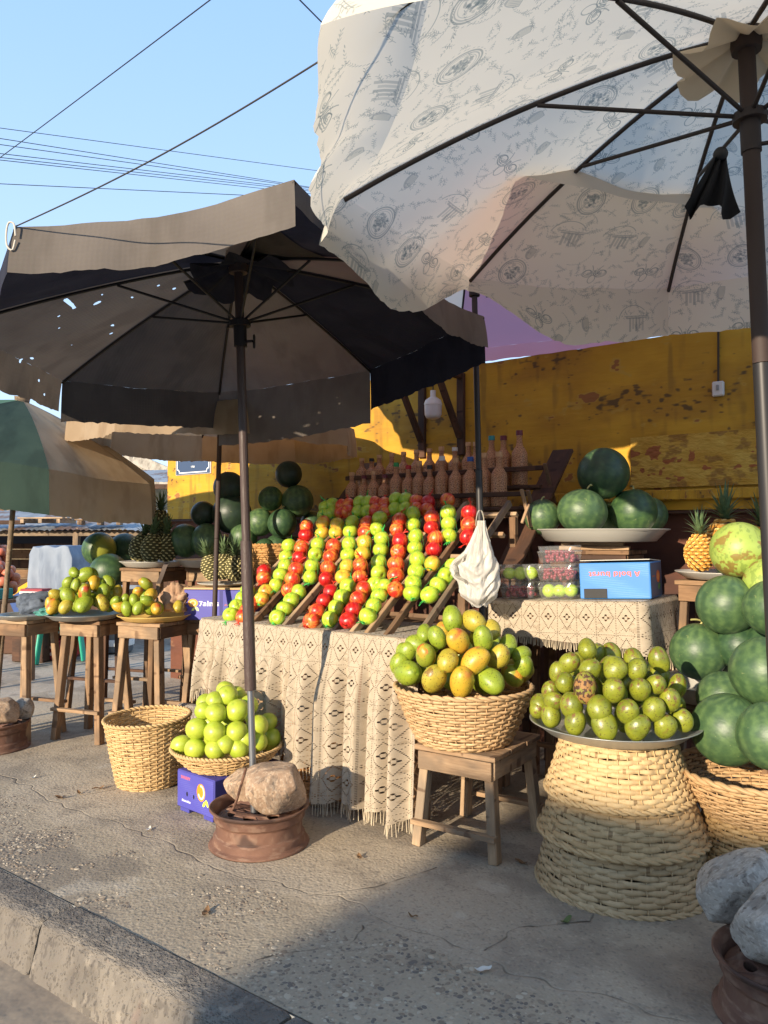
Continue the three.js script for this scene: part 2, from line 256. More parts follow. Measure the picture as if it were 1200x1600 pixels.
// ---------------------------------------------------------------- yellow wall behind the stall
{
  const wall = thing('yellow_wall', 'long grimy yellow painted wall with a dark red-brown base behind the stalls', 'wall', KF(-0.6, 3.04), YAW);
  const L0 = -3.09, L1 = 3.6, T = 2.47, B = 1.46;          // local x from the group's own point
  const paint = std({ roughness: 0.75, bumpMap: grainB, bumpScale: 0.006, map: tex(2048, 512, (u, v) => {
    const a = fbm(u, v, 30, 6, 5), b = fbm(u, v, 14, 5, 5, nz2), f = fbm(u, v, 200, 40, 3), strk = fbm(u, v, 120, 3, 4, nz2);
    let c = lerp3(rgb(178, 130, 26), rgb(204, 156, 38), a * 1.4 - 0.2); c = lerp3(c, rgb(158, 112, 32), sst(0.46, 0.72, b) * 0.6);
    c = lerp3(c, rgb(120, 86, 32), sst(0.58, 0.78, strk) * 0.4); c = lerp3(c, rgb(78, 58, 34), sst(0.62, 0.72, f * 0.5 + b * 0.5) * 0.75);
    const pe = fbm(u, v, 44, 11, 5); c = lerp3(c, rgb(186, 150, 66), sst(0.69, 0.74, pe) * 0.6); return lerp3(c, rgb(140, 84, 44), sst(0.765, 0.775, pe) * 0.8);
  }) });
  const uvw = (x, y) => [(x - L0) / (L1 - L0), (y - B) / 1.1];
  const topY = x => T + 0.02 * (n3(x * 3, 1, 2) - 0.5) + 0.012 * (n3(x * 14, 5, 2) - 0.5);
  const face = surf(240, 30, (a, b) => { const x = mix(L0, L1, a); return [x, mix(B, topY(x), b), 0.05 + 0.006 * (n3(x * 4, b * 5, 8) - 0.5)]; }, (a, b) => uvw(mix(L0, L1, a), mix(B, T, b)));
  const top = surf(240, 3, (a, b) => { const x = mix(L0, L1, a); return [x, topY(x) + 0.004 * Math.sin(b * 3), mix(0.05, -0.18, b)]; }, (a, b) => uvw(mix(L0, L1, a), 2.4 - b * 0.2));
  const endL = surf(3, 20, (a, b) => [L0, mix(0, topY(L0), b), mix(-0.18, b * 2.47 < B ? 0.0 : 0.05, a)], (a, b) => [a * 0.03, b]);
  part('painted_plaster', mg([face, top, endL]), paint, wall);
  part('underside', mv(cbox(L1 - L0 - 0.004, 0.02, 0.048, 0.003), (L0 + L1) / 2, B - 0.012, 0.024), wDark, wall);
  const low = std({ roughness: 0.8, bumpMap: grainB, bumpScale: 0.006, map: tex(1024, 256, (u, v) => { let c = lerp3(rgb(78, 44, 30), rgb(112, 66, 44), fbm(u, v, 30, 8, 5)); c = lerp3(c, rgb(54, 32, 24), sst(0.5, 0.7, fbm(u, v, 14, 4, 4, nz2)) * 0.7); return lerp3(c, rgb(132, 94, 66), sst(0.72, 0.8, fbm(u, v, 50, 14, 4, nz2)) * 0.6); }) });
  part('base_wall', surf(60, 12, (a, b) => [mix(L0, L1, a), mix(0, B - 0.003, b), 0]), low, wall);
  part('back_face', surf(2, 2, (a, b) => [mix(L0, L1, a), mix(0, T, b), -0.18]), paint, wall);
  // boarded rectangle with its rail near the pineapples
  const pm = std({ roughness: 0.8, bumpMap: grainB, bumpScale: 0.008, map: tex(512, 256, (u, v) => { let c = lerp3(rgb(180, 132, 36), rgb(206, 168, 74), fbm(u, v, 7, 4, 5) * 1.3 - 0.15); c = lerp3(c, rgb(128, 88, 38), sst(0.56, 0.7, fbm(u, v, 9, 6, 4, nz2)) * 0.6); return lerp3(c, rgb(158, 92, 46), sst(0.74, 0.755, fbm(u, v, 5, 3, 4))); }) });
  part('patch_board', mv(new THREE.BoxGeometry(0.70, 0.30, 0.012, 20, 8, 1), 1.60, 1.74, 0.0615), pm, wall);
  part('rail', mv(cbox(1.35, 0.06, 0.035, 0.006), 1.36, 1.545, 0.0725), paint, wall);
  part('rail', mv(cbox(0.045, 0.94, 0.03, 0.006), 1.985, 1.98, 0.068), paint, wall);
  // street sign
  const sg = thing('street_sign', 'dark blue enamel street name sign with white border on the yellow wall', 'sign', KF(-3.32, 2.985, 1.855), YAW);
  const signT = canvasTex(512, 352, (c, w, h) => { c.fillStyle = '#3d4c66'; c.fillRect(0, 0, w, h); c.strokeStyle = '#f0ede6'; c.lineWidth = 10; const m = 16, r = 34; c.beginPath(); c.moveTo(m + r, m); c.lineTo(w - m - r, m); c.quadraticCurveTo(w - m - r, m + r, w - m, m + r); c.lineTo(w - m, h - m - r); c.quadraticCurveTo(w - m - r, h - m - r, w - m - r, h - m); c.lineTo(m + r, h - m); c.quadraticCurveTo(m + r, h - m - r, m, h - m - r); c.lineTo(m, m + r); c.quadraticCurveTo(m + r, m + r, m + r, m); c.stroke(); c.fillStyle = '#f2eee4'; c.textAlign = 'center'; c.font = 'bold 66px serif'; c.fillText('Kleber Doky', w / 2, 218, 420); c.font = 'bold 26px sans-serif'; c.fillText('1768', w / 2, 290); });
  part('plate', mv(cbox(0.48, 0.33, 0.012, 0.003), 0, 0.165, 0), std({ color: col(190, 190, 186), roughness: 0.4 }), sg);
  part('lettering', mv(new THREE.PlaneGeometry(0.462, 0.318), 0, 0.165, 0.0075), std({ map: signT, roughness: 0.35 }), sg);
  // wall lamp, brackets, socket
  const lamp = thing('wall_lamp', 'white plastic bulb lamp, unlit, hanging from a dark wooden bracket', 'lamp', KF(-0.577, 2.72, 2.08), YAW);
  part('bulb', new THREE.LatheGeometry([[0, 0], [0.03, 0.002], [0.048, 0.012], [0.056, 0.03], [0.058, 0.09]].map(q => new THREE.Vector2(...q)), 28), std({ color: col(206, 202, 200), roughness: 0.35 }), lamp);
  part('cap', new THREE.LatheGeometry([[0.058, 0.0915], [0.06, 0.10], [0.052, 0.125], [0.03, 0.14], [0.018, 0.15], [0.018, 0.19], [0, 0.19]].map(q => new THREE.Vector2(...q)), 28), std({ color: col(226, 222, 214), roughness: 0.4 }), lamp);
  part('cable', rod(V(0, 0.19, 0), V(0, 0.42, 0), 0.004), M.black, lamp);
  for (const [s, lb] of [[-0.84, 'dark wooden wall bracket on the bare wall beside the white bulb lamp'], [-0.52, 'dark wooden wall bracket beside the pole of the pink umbrella']]) {
    const b = thing('wooden_bracket', lb, 'bracket', KF(s, 2.98, 1.86), YAW, 'wooden brackets on the yellow wall');
    part('wall_plate', mv(cbox(0.055, 0.56, 0.035, 0.004), 0, 0.28, 0.0), wDark, b); part('arm', beam(V(0, 0.54, 0.02), V(0, 0.54, 0.42), 0.04, 0.04), wDark, b); part('brace', beam(V(0, 0.12, 0.02), V(0, 0.52, 0.30), 0.035, 0.04), wDark, b);
  }
  const so = thing('electrical_socket', 'small white switch box under a cable on the yellow wall', 'socket', KF(1.146, 2.975, 2.085), YAW);
  part('box', mv(cbox(0.062, 0.082, 0.028, 0.006), 0, 0.041, 0.002), std({ color: col(214, 208, 196), roughness: 0.45 }), so); part('rocker', mv(cbox(0.014, 0.03, 0.008, 0.002), 0, 0.046, 0.0195), std({ color: col(150, 146, 138) }), so); part('cable', rod(V(0, 0.082, 0), V(0.004, 0.42, 0), 0.006), std({ color: col(70, 56, 40) }), so);
}
{ // house across the street, behind the camera: its corner and roof edge shade the foreground
  const hs = thing('house', 'plain plastered house with shuttered windows across the street', 'house', [-9.38 + 0.12, 0, -9.87], YAW);
  const pl = std({ color: col(196, 180, 156), roughness: 0.9, bumpMap: grainB, bumpScale: 0.01 }), W = 17, H = 4.74;
  part('wall', mv(new THREE.BoxGeometry(W, H, 8), W / 2, H / 2, 4), pl, hs); part('parapet', mv(cbox(W + 0.1, 0.14, 8.1, 0.02), W / 2, H + 0.07, 4), pl, hs);
  for (let k = 0; k < 5; k++) for (const y of [0.9, 3.2]) { if (k === 2 && y < 1) continue; const w = part('window', mv(cbox(1.2, 1.3, 0.06, 0.01), 1.9 + k * 3.3, y + 0.65, -0.03), wBrown, hs); part('sill', mv(cbox(1.4, 0.08, 0.16, 0.01), 1.9 + k * 3.3, y - 0.05, -0.08), pl, w); }
  part('door', mv(cbox(1.3, 2.3, 0.06, 0.01), 8.5, 1.15, -0.03), wDark, hs);
}
// ---------------------------------------------------------------- umbrellas
const clothB = tex(256, 256, (u, v) => 0.5 + 0.25 * Math.sin(u * 402) + 0.25 * Math.sin(v * 402), { srgb: false });
const cloth = (o, tr) => phys(Object.assign({ roughness: 1, transmission: tr, thickness: 0, specularIntensity: 0.1 }, o));
const faded = (a, b, c2, seed) => tex(512, 512, (u, v) => { const n = fbm(u + seed, v, 6, 6, 5), s = fbm(u, v + seed, 14, 5, 4, nz2); let c = lerp3(a, b, n * 1.3 - 0.15); return lerp3(c, c2, sst(0.48, 0.8, s) * 0.45); });
const toileT = canvasTex(1024, 1024, (c, w) => {
  c.fillStyle = '#f3efe6'; c.fillRect(0, 0, w, w); const ink = 'rgba(124,138,144,', L = Math.PI * 2;
  let s = 5; const r = () => { s = (s * 16807) % 2147483647; return s / 2147483647; };
  const leaf = (x, y, a, l) => { c.save(); c.translate(x, y); c.rotate(a); c.fillStyle = ink + (0.3 + 0.28 * r()) + ')'; c.beginPath(); c.moveTo(0, 0); c.quadraticCurveTo(l * 0.5, -l * 0.22, l, 0); c.quadraticCurveTo(l * 0.5, l * 0.22, 0, 0); c.fill(); c.restore(); };
  const sprig = (x, y, a, n) => { let px = x, py = y; c.strokeStyle = ink + '0.6)'; c.lineWidth = 1.6; for (let i = 0; i < n; i++) { const qx = px + Math.cos(a) * 11, qy = py + Math.sin(a) * 11; c.beginPath(); c.moveTo(px, py); c.lineTo(qx, qy); c.stroke(); leaf(qx, qy, a + 0.8, 13); leaf(qx, qy, a - 0.8, 13); px = qx; py = qy; a += (r() - 0.5) * 0.5; } };
  const garland = (x, y, R, a0, a1) => { for (let a = a0; a < a1; a += 0.14) { const gx = x + Math.cos(a) * R, gy = y + Math.sin(a) * R; leaf(gx, gy, a + 1.2, 15); if (r() < 0.5) leaf(gx, gy, a + 2.2, 10); } };
  const scroll = (x, y, k) => { c.strokeStyle = ink + '0.55)'; for (let q = 0; q < 3; q++) { c.lineWidth = 5 - q * 1.4; c.beginPath(); for (let t = 0; t < 9; t += 0.15) { const R = (46 - q * 9) * (1 - t / 12); const X = x + k * (40 + Math.cos(t + 2.6) * R), Y = y + Math.sin(t + 2.6) * R * 0.8 + q * 4; t ? c.lineTo(X, Y) : c.moveTo(X, Y); } c.stroke(); } };
  const urn = (x, y) => { scroll(x, y, 1); scroll(x, y, -1); c.strokeStyle = ink + '0.55)'; c.lineWidth = 4; c.beginPath(); c.ellipse(x, y - 46, 20, 30, 0, 0, L); c.stroke(); c.beginPath(); c.moveTo(x - 16, y - 20); c.quadraticCurveTo(x - 6, y + 20, x - 34, y + 54); c.moveTo(x + 16, y - 20); c.quadraticCurveTo(x + 6, y + 20, x + 34, y + 54); c.stroke(); garland(x, y - 60, 92, 3.3, 6.1); };
  const medal = (x, y, ro) => { c.save(); c.translate(x, y); c.rotate(ro); for (let q = 0; q < 3; q++) { c.strokeStyle = ink + (0.5 - q * 0.1) + ')'; c.lineWidth = 7 - q * 2; c.beginPath(); c.ellipse(0, 0, 64 - q * 9, 84 - q * 11, 0, 0, L); c.stroke(); } for (let q = 0; q < 70; q++) { const a = r() * L, R = Math.sqrt(r()); c.fillStyle = ink + (0.12 + 0.35 * r()) + ')'; c.beginPath(); c.ellipse(Math.cos(a) * R * 36, Math.sin(a) * R * 50, 3 + r() * 9, 3 + r() * 5, r() * 3, 0, L); c.fill(); } c.restore(); for (let a = 0; a < L; a += 0.22) leaf(x + Math.cos(a) * 78, y + Math.sin(a) * 98, a + 1.3, 14); };
  const ruin = (x, y) => { for (let q = 0; q < 5; q++) { c.fillStyle = ink + (0.25 + 0.08 * (q % 3)) + ')'; c.fillRect(x - 46 + q * 20, y - 66 + (q % 2) * 14, 13, 76 - (q % 2) * 10); } c.fillStyle = ink + '0.4)'; c.fillRect(x - 60, y + 8, 124, 9); c.fillRect(x - 72, y + 20, 150, 6); c.strokeStyle = ink + '0.5)'; c.lineWidth = 4; c.beginPath(); c.arc(x + 20, y - 10, 96, 0.2, 2.4); c.stroke(); for (let q = 0; q < 46; q++) leaf(x + (r() - 0.5) * 190, y + 30 + (r() - 0.5) * 46, r() * L, 14); };
  const lady = (x, y, ro) => { c.save(); c.translate(x, y); c.rotate(ro); c.fillStyle = ink + '0.4)'; c.beginPath(); c.moveTo(0, -56); c.bezierCurveTo(34, -50, 30, 10, 12, 20); c.lineTo(-16, 20); c.bezierCurveTo(-20, -20, -14, -50, 0, -56); c.fill(); c.strokeStyle = '#e9e6da'; c.lineWidth = 2.5; for (let q = -2; q < 3; q++) { c.beginPath(); c.moveTo(q * 3, -44); c.quadraticCurveTo(q * 8, -14, q * 5, 16); c.stroke(); } c.restore(); };
  const each = f => { for (const dx of [0, -w, w]) for (const dy of [0, -w, w]) { const k = s; c.save(); c.translate(dx, dy); f(); c.restore(); s = k; } };
  const seq = [() => urn(250, 230), () => urn(770, 700), () => medal(700, 190, 0.2), () => medal(200, 720, -0.25), () => ruin(480, 470), () => ruin(950, 960), () => lady(400, 860, 0.3), () => lady(905, 420, -0.3), () => lady(60, 470, 0.1), () => urn(520, 950), () => medal(960, 690, 0.5), () => ruin(200, 470), () => lady(640, 340, 0.2), () => medal(470, 690, -0.1), () => urn(960, 250), () => lady(250, 960, -0.2)];
  for (const f of seq) { each(f); r(); s += 77; }
  for (let q = 0; q < 330; q++) { const x = r() * w, y = r() * w, a = r() * L, n = 2 + Math.floor(r() * 4); each(() => sprig(x, y, a, n)); r(); }
  for (let q = 0; q < 16; q++) { const x = r() * w, y = r() * w, a = r() * L; each(() => garland(x, y, 70 + 20 * (q % 3), a, a + 2)); r(); }
});
// spec: foot, hub, radius R, drop, normal tilt tx/tz, phase, panel materials, ...
function umbrella(name, label, S) {
  const g = thing(name, label, 'umbrella', S.foot);
  const F = S.foot, loc = q => [q[0] - F[0], q[1] - F[1], -(q[2] - F[2])], lv = q => V(...loc(q));
  const nl = Math.hypot(S.tx, 1, S.tz), nN = [S.tx / nl, 1 / nl, S.tz / nl];
  const cr = (a, b) => [a[1] * b[2] - a[2] * b[1], a[2] * b[0] - a[0] * b[2], a[0] * b[1] - a[1] * b[0]], un = a => { const l = Math.hypot(...a); return a.map(x => x / l); };
  const uu = un(cr(nN, [0, 0, 1])), vv = cr(uu, nN), n = S.n ?? 8, hub = S.hub, pr = S.prof ?? 0.62;
  const prof = s => pr * s + (1 - pr) * s * s;
  const rib = (s, a, k = 1) => [0, 1, 2].map(i => hub[i] + S.R * s * k * (Math.cos(a) * uu[i] + Math.sin(a) * vv[i]) - S.drop * prof(s) * nN[i]);
  const sc0 = i => (S.ribScale ?? {})[i % n] ?? 1, A = i => S.ph + i * Math.PI * 2 / n, uvk = S.uvk ?? 1;
  for (let i = 0; i < n; i++) {
    const a0 = A(i), a1 = A(i + 1), P = S.panels[i % S.panels.length], sd = i * 5.7 + S.seed, sag = (P.sag ?? S.sag ?? 0.03), chord = 2 * S.R * Math.sin(Math.PI / n), pk = (k, q, d) => { const Q = S.panels[((i + k + n) % n) % S.panels.length]; return Q[q] ?? S[q] ?? d; }, bl = (q, d) => { const c = pk(0, q, d), ck = q === 'val' ? (S.cornerK ?? 1) : 1, co = q === 'val' ? S.cornerVal ?? {} : S.cornerFlare ?? {}, l = S.loose ? c : co[i] ?? ck * (pk(-1, q, d) + c) / 2, r = S.loose ? c : co[(i + 1) % n] ?? ck * (pk(1, q, d) + c) / 2; return v => v < 0.5 ? mix(l, c, sst(0, 0.5, v)) : mix(c, r, sst(0.5, 1, v)); }, FL = bl('flare', 0.25), VL = bl('val', 0.16), vl = pk(0, 'val', 0.16);
    const pt = (v, s) => {
      const sc = s * (1 - (S.scallop ?? 0.03) * Math.sin(Math.PI * v) * s * s), A0 = rib(sc, a0, sc0(i)), A1 = rib(sc, a1, sc0(i + 1)), w = Math.sin(Math.PI * v), q = [0, 1, 2].map(k => mix(A0[k], A1[k], v));
      const wr = (n3(v * 5 + sd, s * 4, sd) - 0.5) * 0.03 * w * s + (n3(v * 14 + sd, s * 6, sd) - 0.5) * 0.012 * w * s - sag * w * Math.pow(s, 1.3); return [0, 1, 2].map(k => q[k] + nN[k] * wr);
    };
    const pg = surf(18, 22, (v, b) => loc(pt(v, mix(S.s0 ?? 0.02, P.s1 ?? 1, b))), (v, b) => [((v - 0.5) * chord * b + i * 0.43) * uvk, (b * S.R + i * 0.31) * uvk]);
    const pm = part('canopy_panel', pg, P.m, g);
    if (P.inner) part('patch', surf(14, 10, (v, b) => { const q = pt(v, mix(0.02, P.inner.s, b) + 0.01 * (n3(v * 9 + sd, 2, 2) - 0.5)); return loc([q[0] - nN[0] * 0.006, q[1] - nN[1] * 0.006, q[2] - nN[2] * 0.006]); }), P.inner.m, pm);
    if (vl > 0) {
      const vg = surf(40, 10, (v, b) => {
        const q = pt(v, P.s1 ?? 1), am = mix(a0, a1, v), md = [0, 1, 2].map(k => Math.cos(am) * uu[k] + Math.sin(am) * vv[k]), fl = FL(v), vv0 = VL(v), wave = (Math.sin(v * 17 + sd) * 0.5 + (n3(v * 7 + sd, 1, 4) - 0.5) * 1.6) * 0.018 * b * Math.sin(Math.PI * v);
        const len = vv0 * (1 + (0.22 * (n3(v * 3 + sd, 9, 2) - 0.5)) * Math.sin(Math.PI * v) + 0.10 * (n3(v * 40, sd, 1) - 0.5) * b), ang = Math.asin(fl) * (1.25 - 0.5 * b), o = len * b * Math.sin(ang) + wave;
        return loc([q[0] + md[0] * o, q[1] - len * b * Math.cos(ang) + md[1] * o, q[2] + md[2] * o]);
      }, (v, b) => [((v - 0.5) * chord + i * 0.43) * uvk, (S.R + b * vl + i * 0.31) * uvk]);
      part('valance', vg, P.vm ?? P.m, pm);
    }
  }
  const off = (q, d) => [q[0] - nN[0] * d, q[1] - nN[1] * d, q[2] - nN[2] * d];
  const dir = un([hub[0] - F[0], hub[1] - F[1], hub[2] - F[2]]), along = d => [0, 1, 2].map(k => hub[k] - dir[k] * d), collar = along(S.collar ?? 0.36);
  const skip = S.noStrut ?? [];
  for (let i = 0; i < n; i++) {
    const pts = []; const e = (S.ribEnd ?? {})[i] ?? 1; for (let k = 0; k <= 8; k++) pts.push(lv(off(rib(mix(0.03, e, k / 8), A(i), sc0(i)), 0.012)));
    part('rib', tube(pts, S.ribR ?? 0.0065, 16, 6), S.ribM ?? M.black, g);
    if (!skip.includes(i)) { const q = lv(off(rib(S.strutAt ?? 0.46, A(i), sc0(i)), 0.018)); part('strut', rod(lv(collar), q, (S.ribR ?? 0.0065) * 0.85), S.ribM ?? M.black, g); }
  }
  const at = d => lv(along(d));
  const H = Math.hypot(...lv(hub).toArray()), j = S.joint ?? 1.2;
  part('hub', rod(at(0.06), at(-0.02), 0.04, 0.05, 16), S.poleM, g); part('upper_pole', rod(at(j), at(0.0), S.rT ?? 0.017, S.rT ?? 0.017, 14), S.poleM, g);
  part('lower_pole', rod(at(H - 0.005), at(j + 0.002), S.rB ?? 0.02, S.rB ?? 0.02, 14), S.lowM ?? S.poleM, g);
  const cl = part('collar', mg([rod(at((S.collar ?? 0.36) + 0.10), at((S.collar ?? 0.36) - 0.02), 0.028, 0.028, 14), rod(at((S.collar ?? 0.36) + 0.012), at((S.collar ?? 0.36) - 0.012), 0.046, 0.046, 18)]), S.ribM ?? M.black, g);
  const c0 = at((S.collar ?? 0.36) + 0.08); part('wing_screw', mg([rod(c0, c0.clone().add(V(0.055, 0, 0.02)), 0.006), tube([0, 1, 2, 3, 4, 5, 6].map(k => c0.clone().add(V(0.062, Math.sin(k * 1.05) * 0.014 + 0.012, 0.02 + Math.cos(k * 1.05) * 0.009))), 0.0045, 20, 5), tube([0, 1, 2, 3, 4, 5, 6].map(k => c0.clone().add(V(0.062, Math.sin(k * 1.05) * 0.014 - 0.016, 0.02 + Math.cos(k * 1.05) * 0.009))), 0.0045, 20, 5)]), S.ribM ?? M.black, cl);
  if (S.crown) { const ca = surf(48, 4, (u, b) => { const a = u * Math.PI * 2, s = b * (S.crown.s + 0.05 * Math.abs(Math.sin(u * 22)) + 0.03 * n3(u * 12, 1, 1)); const q = rib(Math.max(0.005, s), a, 0.96); return loc(off(q, 0.02 + 0.05 * b * Math.abs(Math.sin(u * 25)))); }); part('crown_patch', ca, S.crown.m, g); }
  if (S.sleeve) part('pole_sleeve', rod(at(S.sleeve[1]), at(S.sleeve[0]), S.sleeve[2], S.sleeve[2], 16), S.sleeve[3], g);
  g.userData.tip = i => rib(1, A(i)); const tip = g.userData.tip; delete g.userData.tip; return { g, tip, rib: (s, i) => rib(s, A(i)) };
}
const ribRust = std({ color: col(60, 46, 41), roughness: 0.7 });
const toile = cloth({ map: toileT, color: col(240, 236, 228) }, 0.42), cream = cloth({ color: col(240, 230, 208), map: faded(rgb(236, 228, 208), rgb(250, 246, 232), rgb(214, 200, 170), 0.1) }, 0.42);
const white = umbrella('patio_umbrella', 'large white umbrella with a blue-grey printed pattern held by a tall dark pole', {
  foot: [1.12, 0.05, 2.2], hub: [1.027, 2.75, 2.2], R: 1.176, drop: 0.357, tx: -0.0354, tz: 0.0209, ph: 2.9883, seed: 2, cornerVal: { 0: 0.16, 1: 0.30, 2: 0.2, 6: 0.2, 7: 0.05 }, cornerFlare: { 0: 0.62, 1: 0.97, 7: 0.3 }, panels: [{ m: toile, flare: 0.96, val: 0.25 }, { m: toile, flare: 0.9, val: 0.22 }, { m: toile }, { m: toile }, { m: toile }, { m: toile, val: 0.22, flare: 0.06 }, { m: toile, val: 0.23, flare: 0.06 }, { m: toile, val: 0.23, flare: 0.55 }],
  prof: 0.42, val: 0.2, flare: 0.4, sag: 0.045, uvk: 1.28, collar: 0.25, joint: 0.95, rT: 0.024, rB: 0.024, poleM: ribRust, lowM: M.poleDark, ribM: std({ color: col(44, 34, 32), roughness: 0.6 }), ribR: 0.0075, strutAt: 0.5, crown: { s: 0.12, m: cloth({ color: col(216, 196, 168) }, 0.3) } });
{ // black rag tied on a strut under the white canopy
  const r = thing('rag', 'small black rag knotted to a strut under the white umbrella', 'cloth', [0.93, 2.37, 2.15]);
  part('knot', new THREE.IcosahedronGeometry(0.02, 2), M.black, r);
  part('tail', surf(14, 14, (a, b) => { const w = 0.02 + 0.055 * b, x = (a - 0.5) * 2 * w + 0.012 * Math.sin(a * 14) * b - 0.035 * b; return [x, -0.01 - 0.145 * b - 0.02 * Math.sin(a * 9) * b, 0.018 * Math.sin(a * 17 + b * 2) * (0.4 + b)]; }), std({ color: col(24, 24, 27), roughness: 0.95 }), r);
}
// dark umbrella: faded black cloth patched from many pieces
const dk = (a, b, c2, s, tr, ex = {}) => cloth(Object.assign({ map: faded(a, b, c2, s), bumpMap: clothB, bumpScale: 0.0006 }, ex), tr);
const brownish = dk(rgb(112, 104, 97), rgb(126, 118, 110), rgb(100, 93, 86), 0.2, 0.26), navy = dk(rgb(44, 45, 56), rgb(54, 55, 66), rgb(38, 39, 48), 0.5, 0.12), charcoal = dk(rgb(76, 70, 67), rgb(86, 80, 76), rgb(66, 62, 60), 0.8, 0.2);
const holeT = tex(512, 512, (u, v) => { const a = nz2(u * 26, v * 22, 26, 22), b = fbm(u, v, 4, 3, 3); return a > 0.965 - 0.05 * sst(0.5, 0.7, b) ? 0 : 1; }, { srgb: false });
const torn = dk(rgb(100, 91, 84), rgb(112, 103, 95), rgb(88, 80, 74), 0.3, 0.24, { alphaMap: holeT, alphaTest: 0.5 });
const darkU = umbrella('patched_umbrella', 'faded black and brown patched umbrella with its pole in a boulder-weighted rim', {
  foot: [-0.555, 0.05, 3.42], hub: [-0.632, 2.511, 3.3825], R: 1.13, drop: 0.271, tx: -0.1268, tz: 0.0729, ph: 2.6675, seed: 11, uvk: 1,
  panels: [{ m: torn }, { m: navy }, { m: brownish }, { m: navy, vm: charcoal, val: 0.08, inner: { s: 0.55, m: charcoal } }, { m: brownish }, { m: navy, val: 0.22, flare: 0.05 }, { m: brownish, val: 0.30, flare: 0.02 }, { m: charcoal, val: 0.2, flare: 0.05 }],
  loose: true, ribScale: { 4: 0.7 },  prof: 0.66, val: 0.15, flare: 0.2, sag: 0.035, collar: 0.28, joint: 1.85, rT: 0.019, rB: 0.0145, poleM: M.polePaint, lowM: M.steel, ribM: std({ color: col(34, 30, 30), roughness: 0.6 }), strutAt: 0.45, crown: { s: 0.16, m: navy }, sleeve: [1.22, 1.86, 0.0255, M.polePaint] });
// umbrellas further back
const beige = cloth({ map: faded(rgb(186, 166, 140), rgb(202, 184, 160), rgb(160, 138, 112), 0.4), color: col(230, 222, 212) }, 0.35), greenC = cloth({ map: faded(rgb(72, 108, 88), rgb(92, 130, 106), rgb(62, 94, 80), 0.7) }, 0.35), greenD = cloth({ map: faded(rgb(54, 70, 62), rgb(64, 80, 70), rgb(48, 60, 54), 0.6) }, 0.25), pink = cloth({ color: col(232, 172, 190) }, 0.36), whiteP = cloth({ color: col(226, 218, 208) }, 0.4);
umbrella('beige_umbrella', 'low beige umbrella on a thin rusty pole behind the patched black one', { foot: [-1.03, 0, 4.72], hub: [-1.1, 2.36, 5.3], R: 0.95, drop: 0.27, tx: 0.02, tz: 0.0, ph: 0.35, seed: 21, panels: [{ m: beige }], val: 0.2, flare: 0.15, collar: 0.25, joint: 1.1, rT: 0.0155, rB: 0.0155, poleM: ribRust, ribM: ribRust });
umbrella('pink_umbrella', 'pink and white umbrella rising over the yellow wall top', { foot: [0.515, 0, 3.98], hub: [0.46, 2.95, 4.05], R: 1.46, drop: 0.34, tx: -0.03, tz: 0.0, ph: 0.75, seed: 31, panels: [{ m: pink }, { m: whiteP }], val: 0.09, flare: 0.2, collar: 0.3, joint: 1.3, rT: 0.015, rB: 0.018, poleM: M.poleDark, ribM: M.black });
umbrella('green_umbrella', 'sagging green and beige umbrella beside the patched black one', { foot: [-2.72, 0, 5.55], hub: [-2.42, 2.22, 5.25], R: 1.0, drop: 0.36, tx: 0.22, tz: -0.06, ph: 0.66, seed: 41, panels: [{ m: beige }, { m: greenC }, { m: beige }, { m: greenC }, { m: greenC }, { m: greenD, inner: { s: 0.6, m: greenC } }, { m: beige }, { m: beige }], val: 0.26, flare: 0.1, collar: 0.3, joint: 1.1, rT: 0.018, rB: 0.018, poleM: wGrey, ribM: ribRust });
{ // string from the black umbrella's tip to the white umbrella
  const a = darkU.tip(2), b = white.tip(1), P3 = q => V(q[0], q[1], -q[2]), A = P3(a), B = P3(b), pts = []; for (let k = 0; k <= 8; k++) { const p = A.clone().lerp(B, k / 8); p.y -= 0.03 * Math.sin(Math.PI * k / 8); pts.push(p); }
  const st = thing('guy_string', 'thin string tied between the black and the white umbrella', 'string'); part('cord', tube(pts, 0.0022, 30, 5), std({ color: col(60, 56, 52) }), st);
  part('loop', tube([0, 1, 2, 3, 4, 5, 6].map(k => A.clone().add(V(Math.cos(k) * 0.014, -0.035 + Math.sin(k) * 0.045, 0.02))), 0.003, 30, 5), std({ color: col(196, 186, 170) }), st);
}
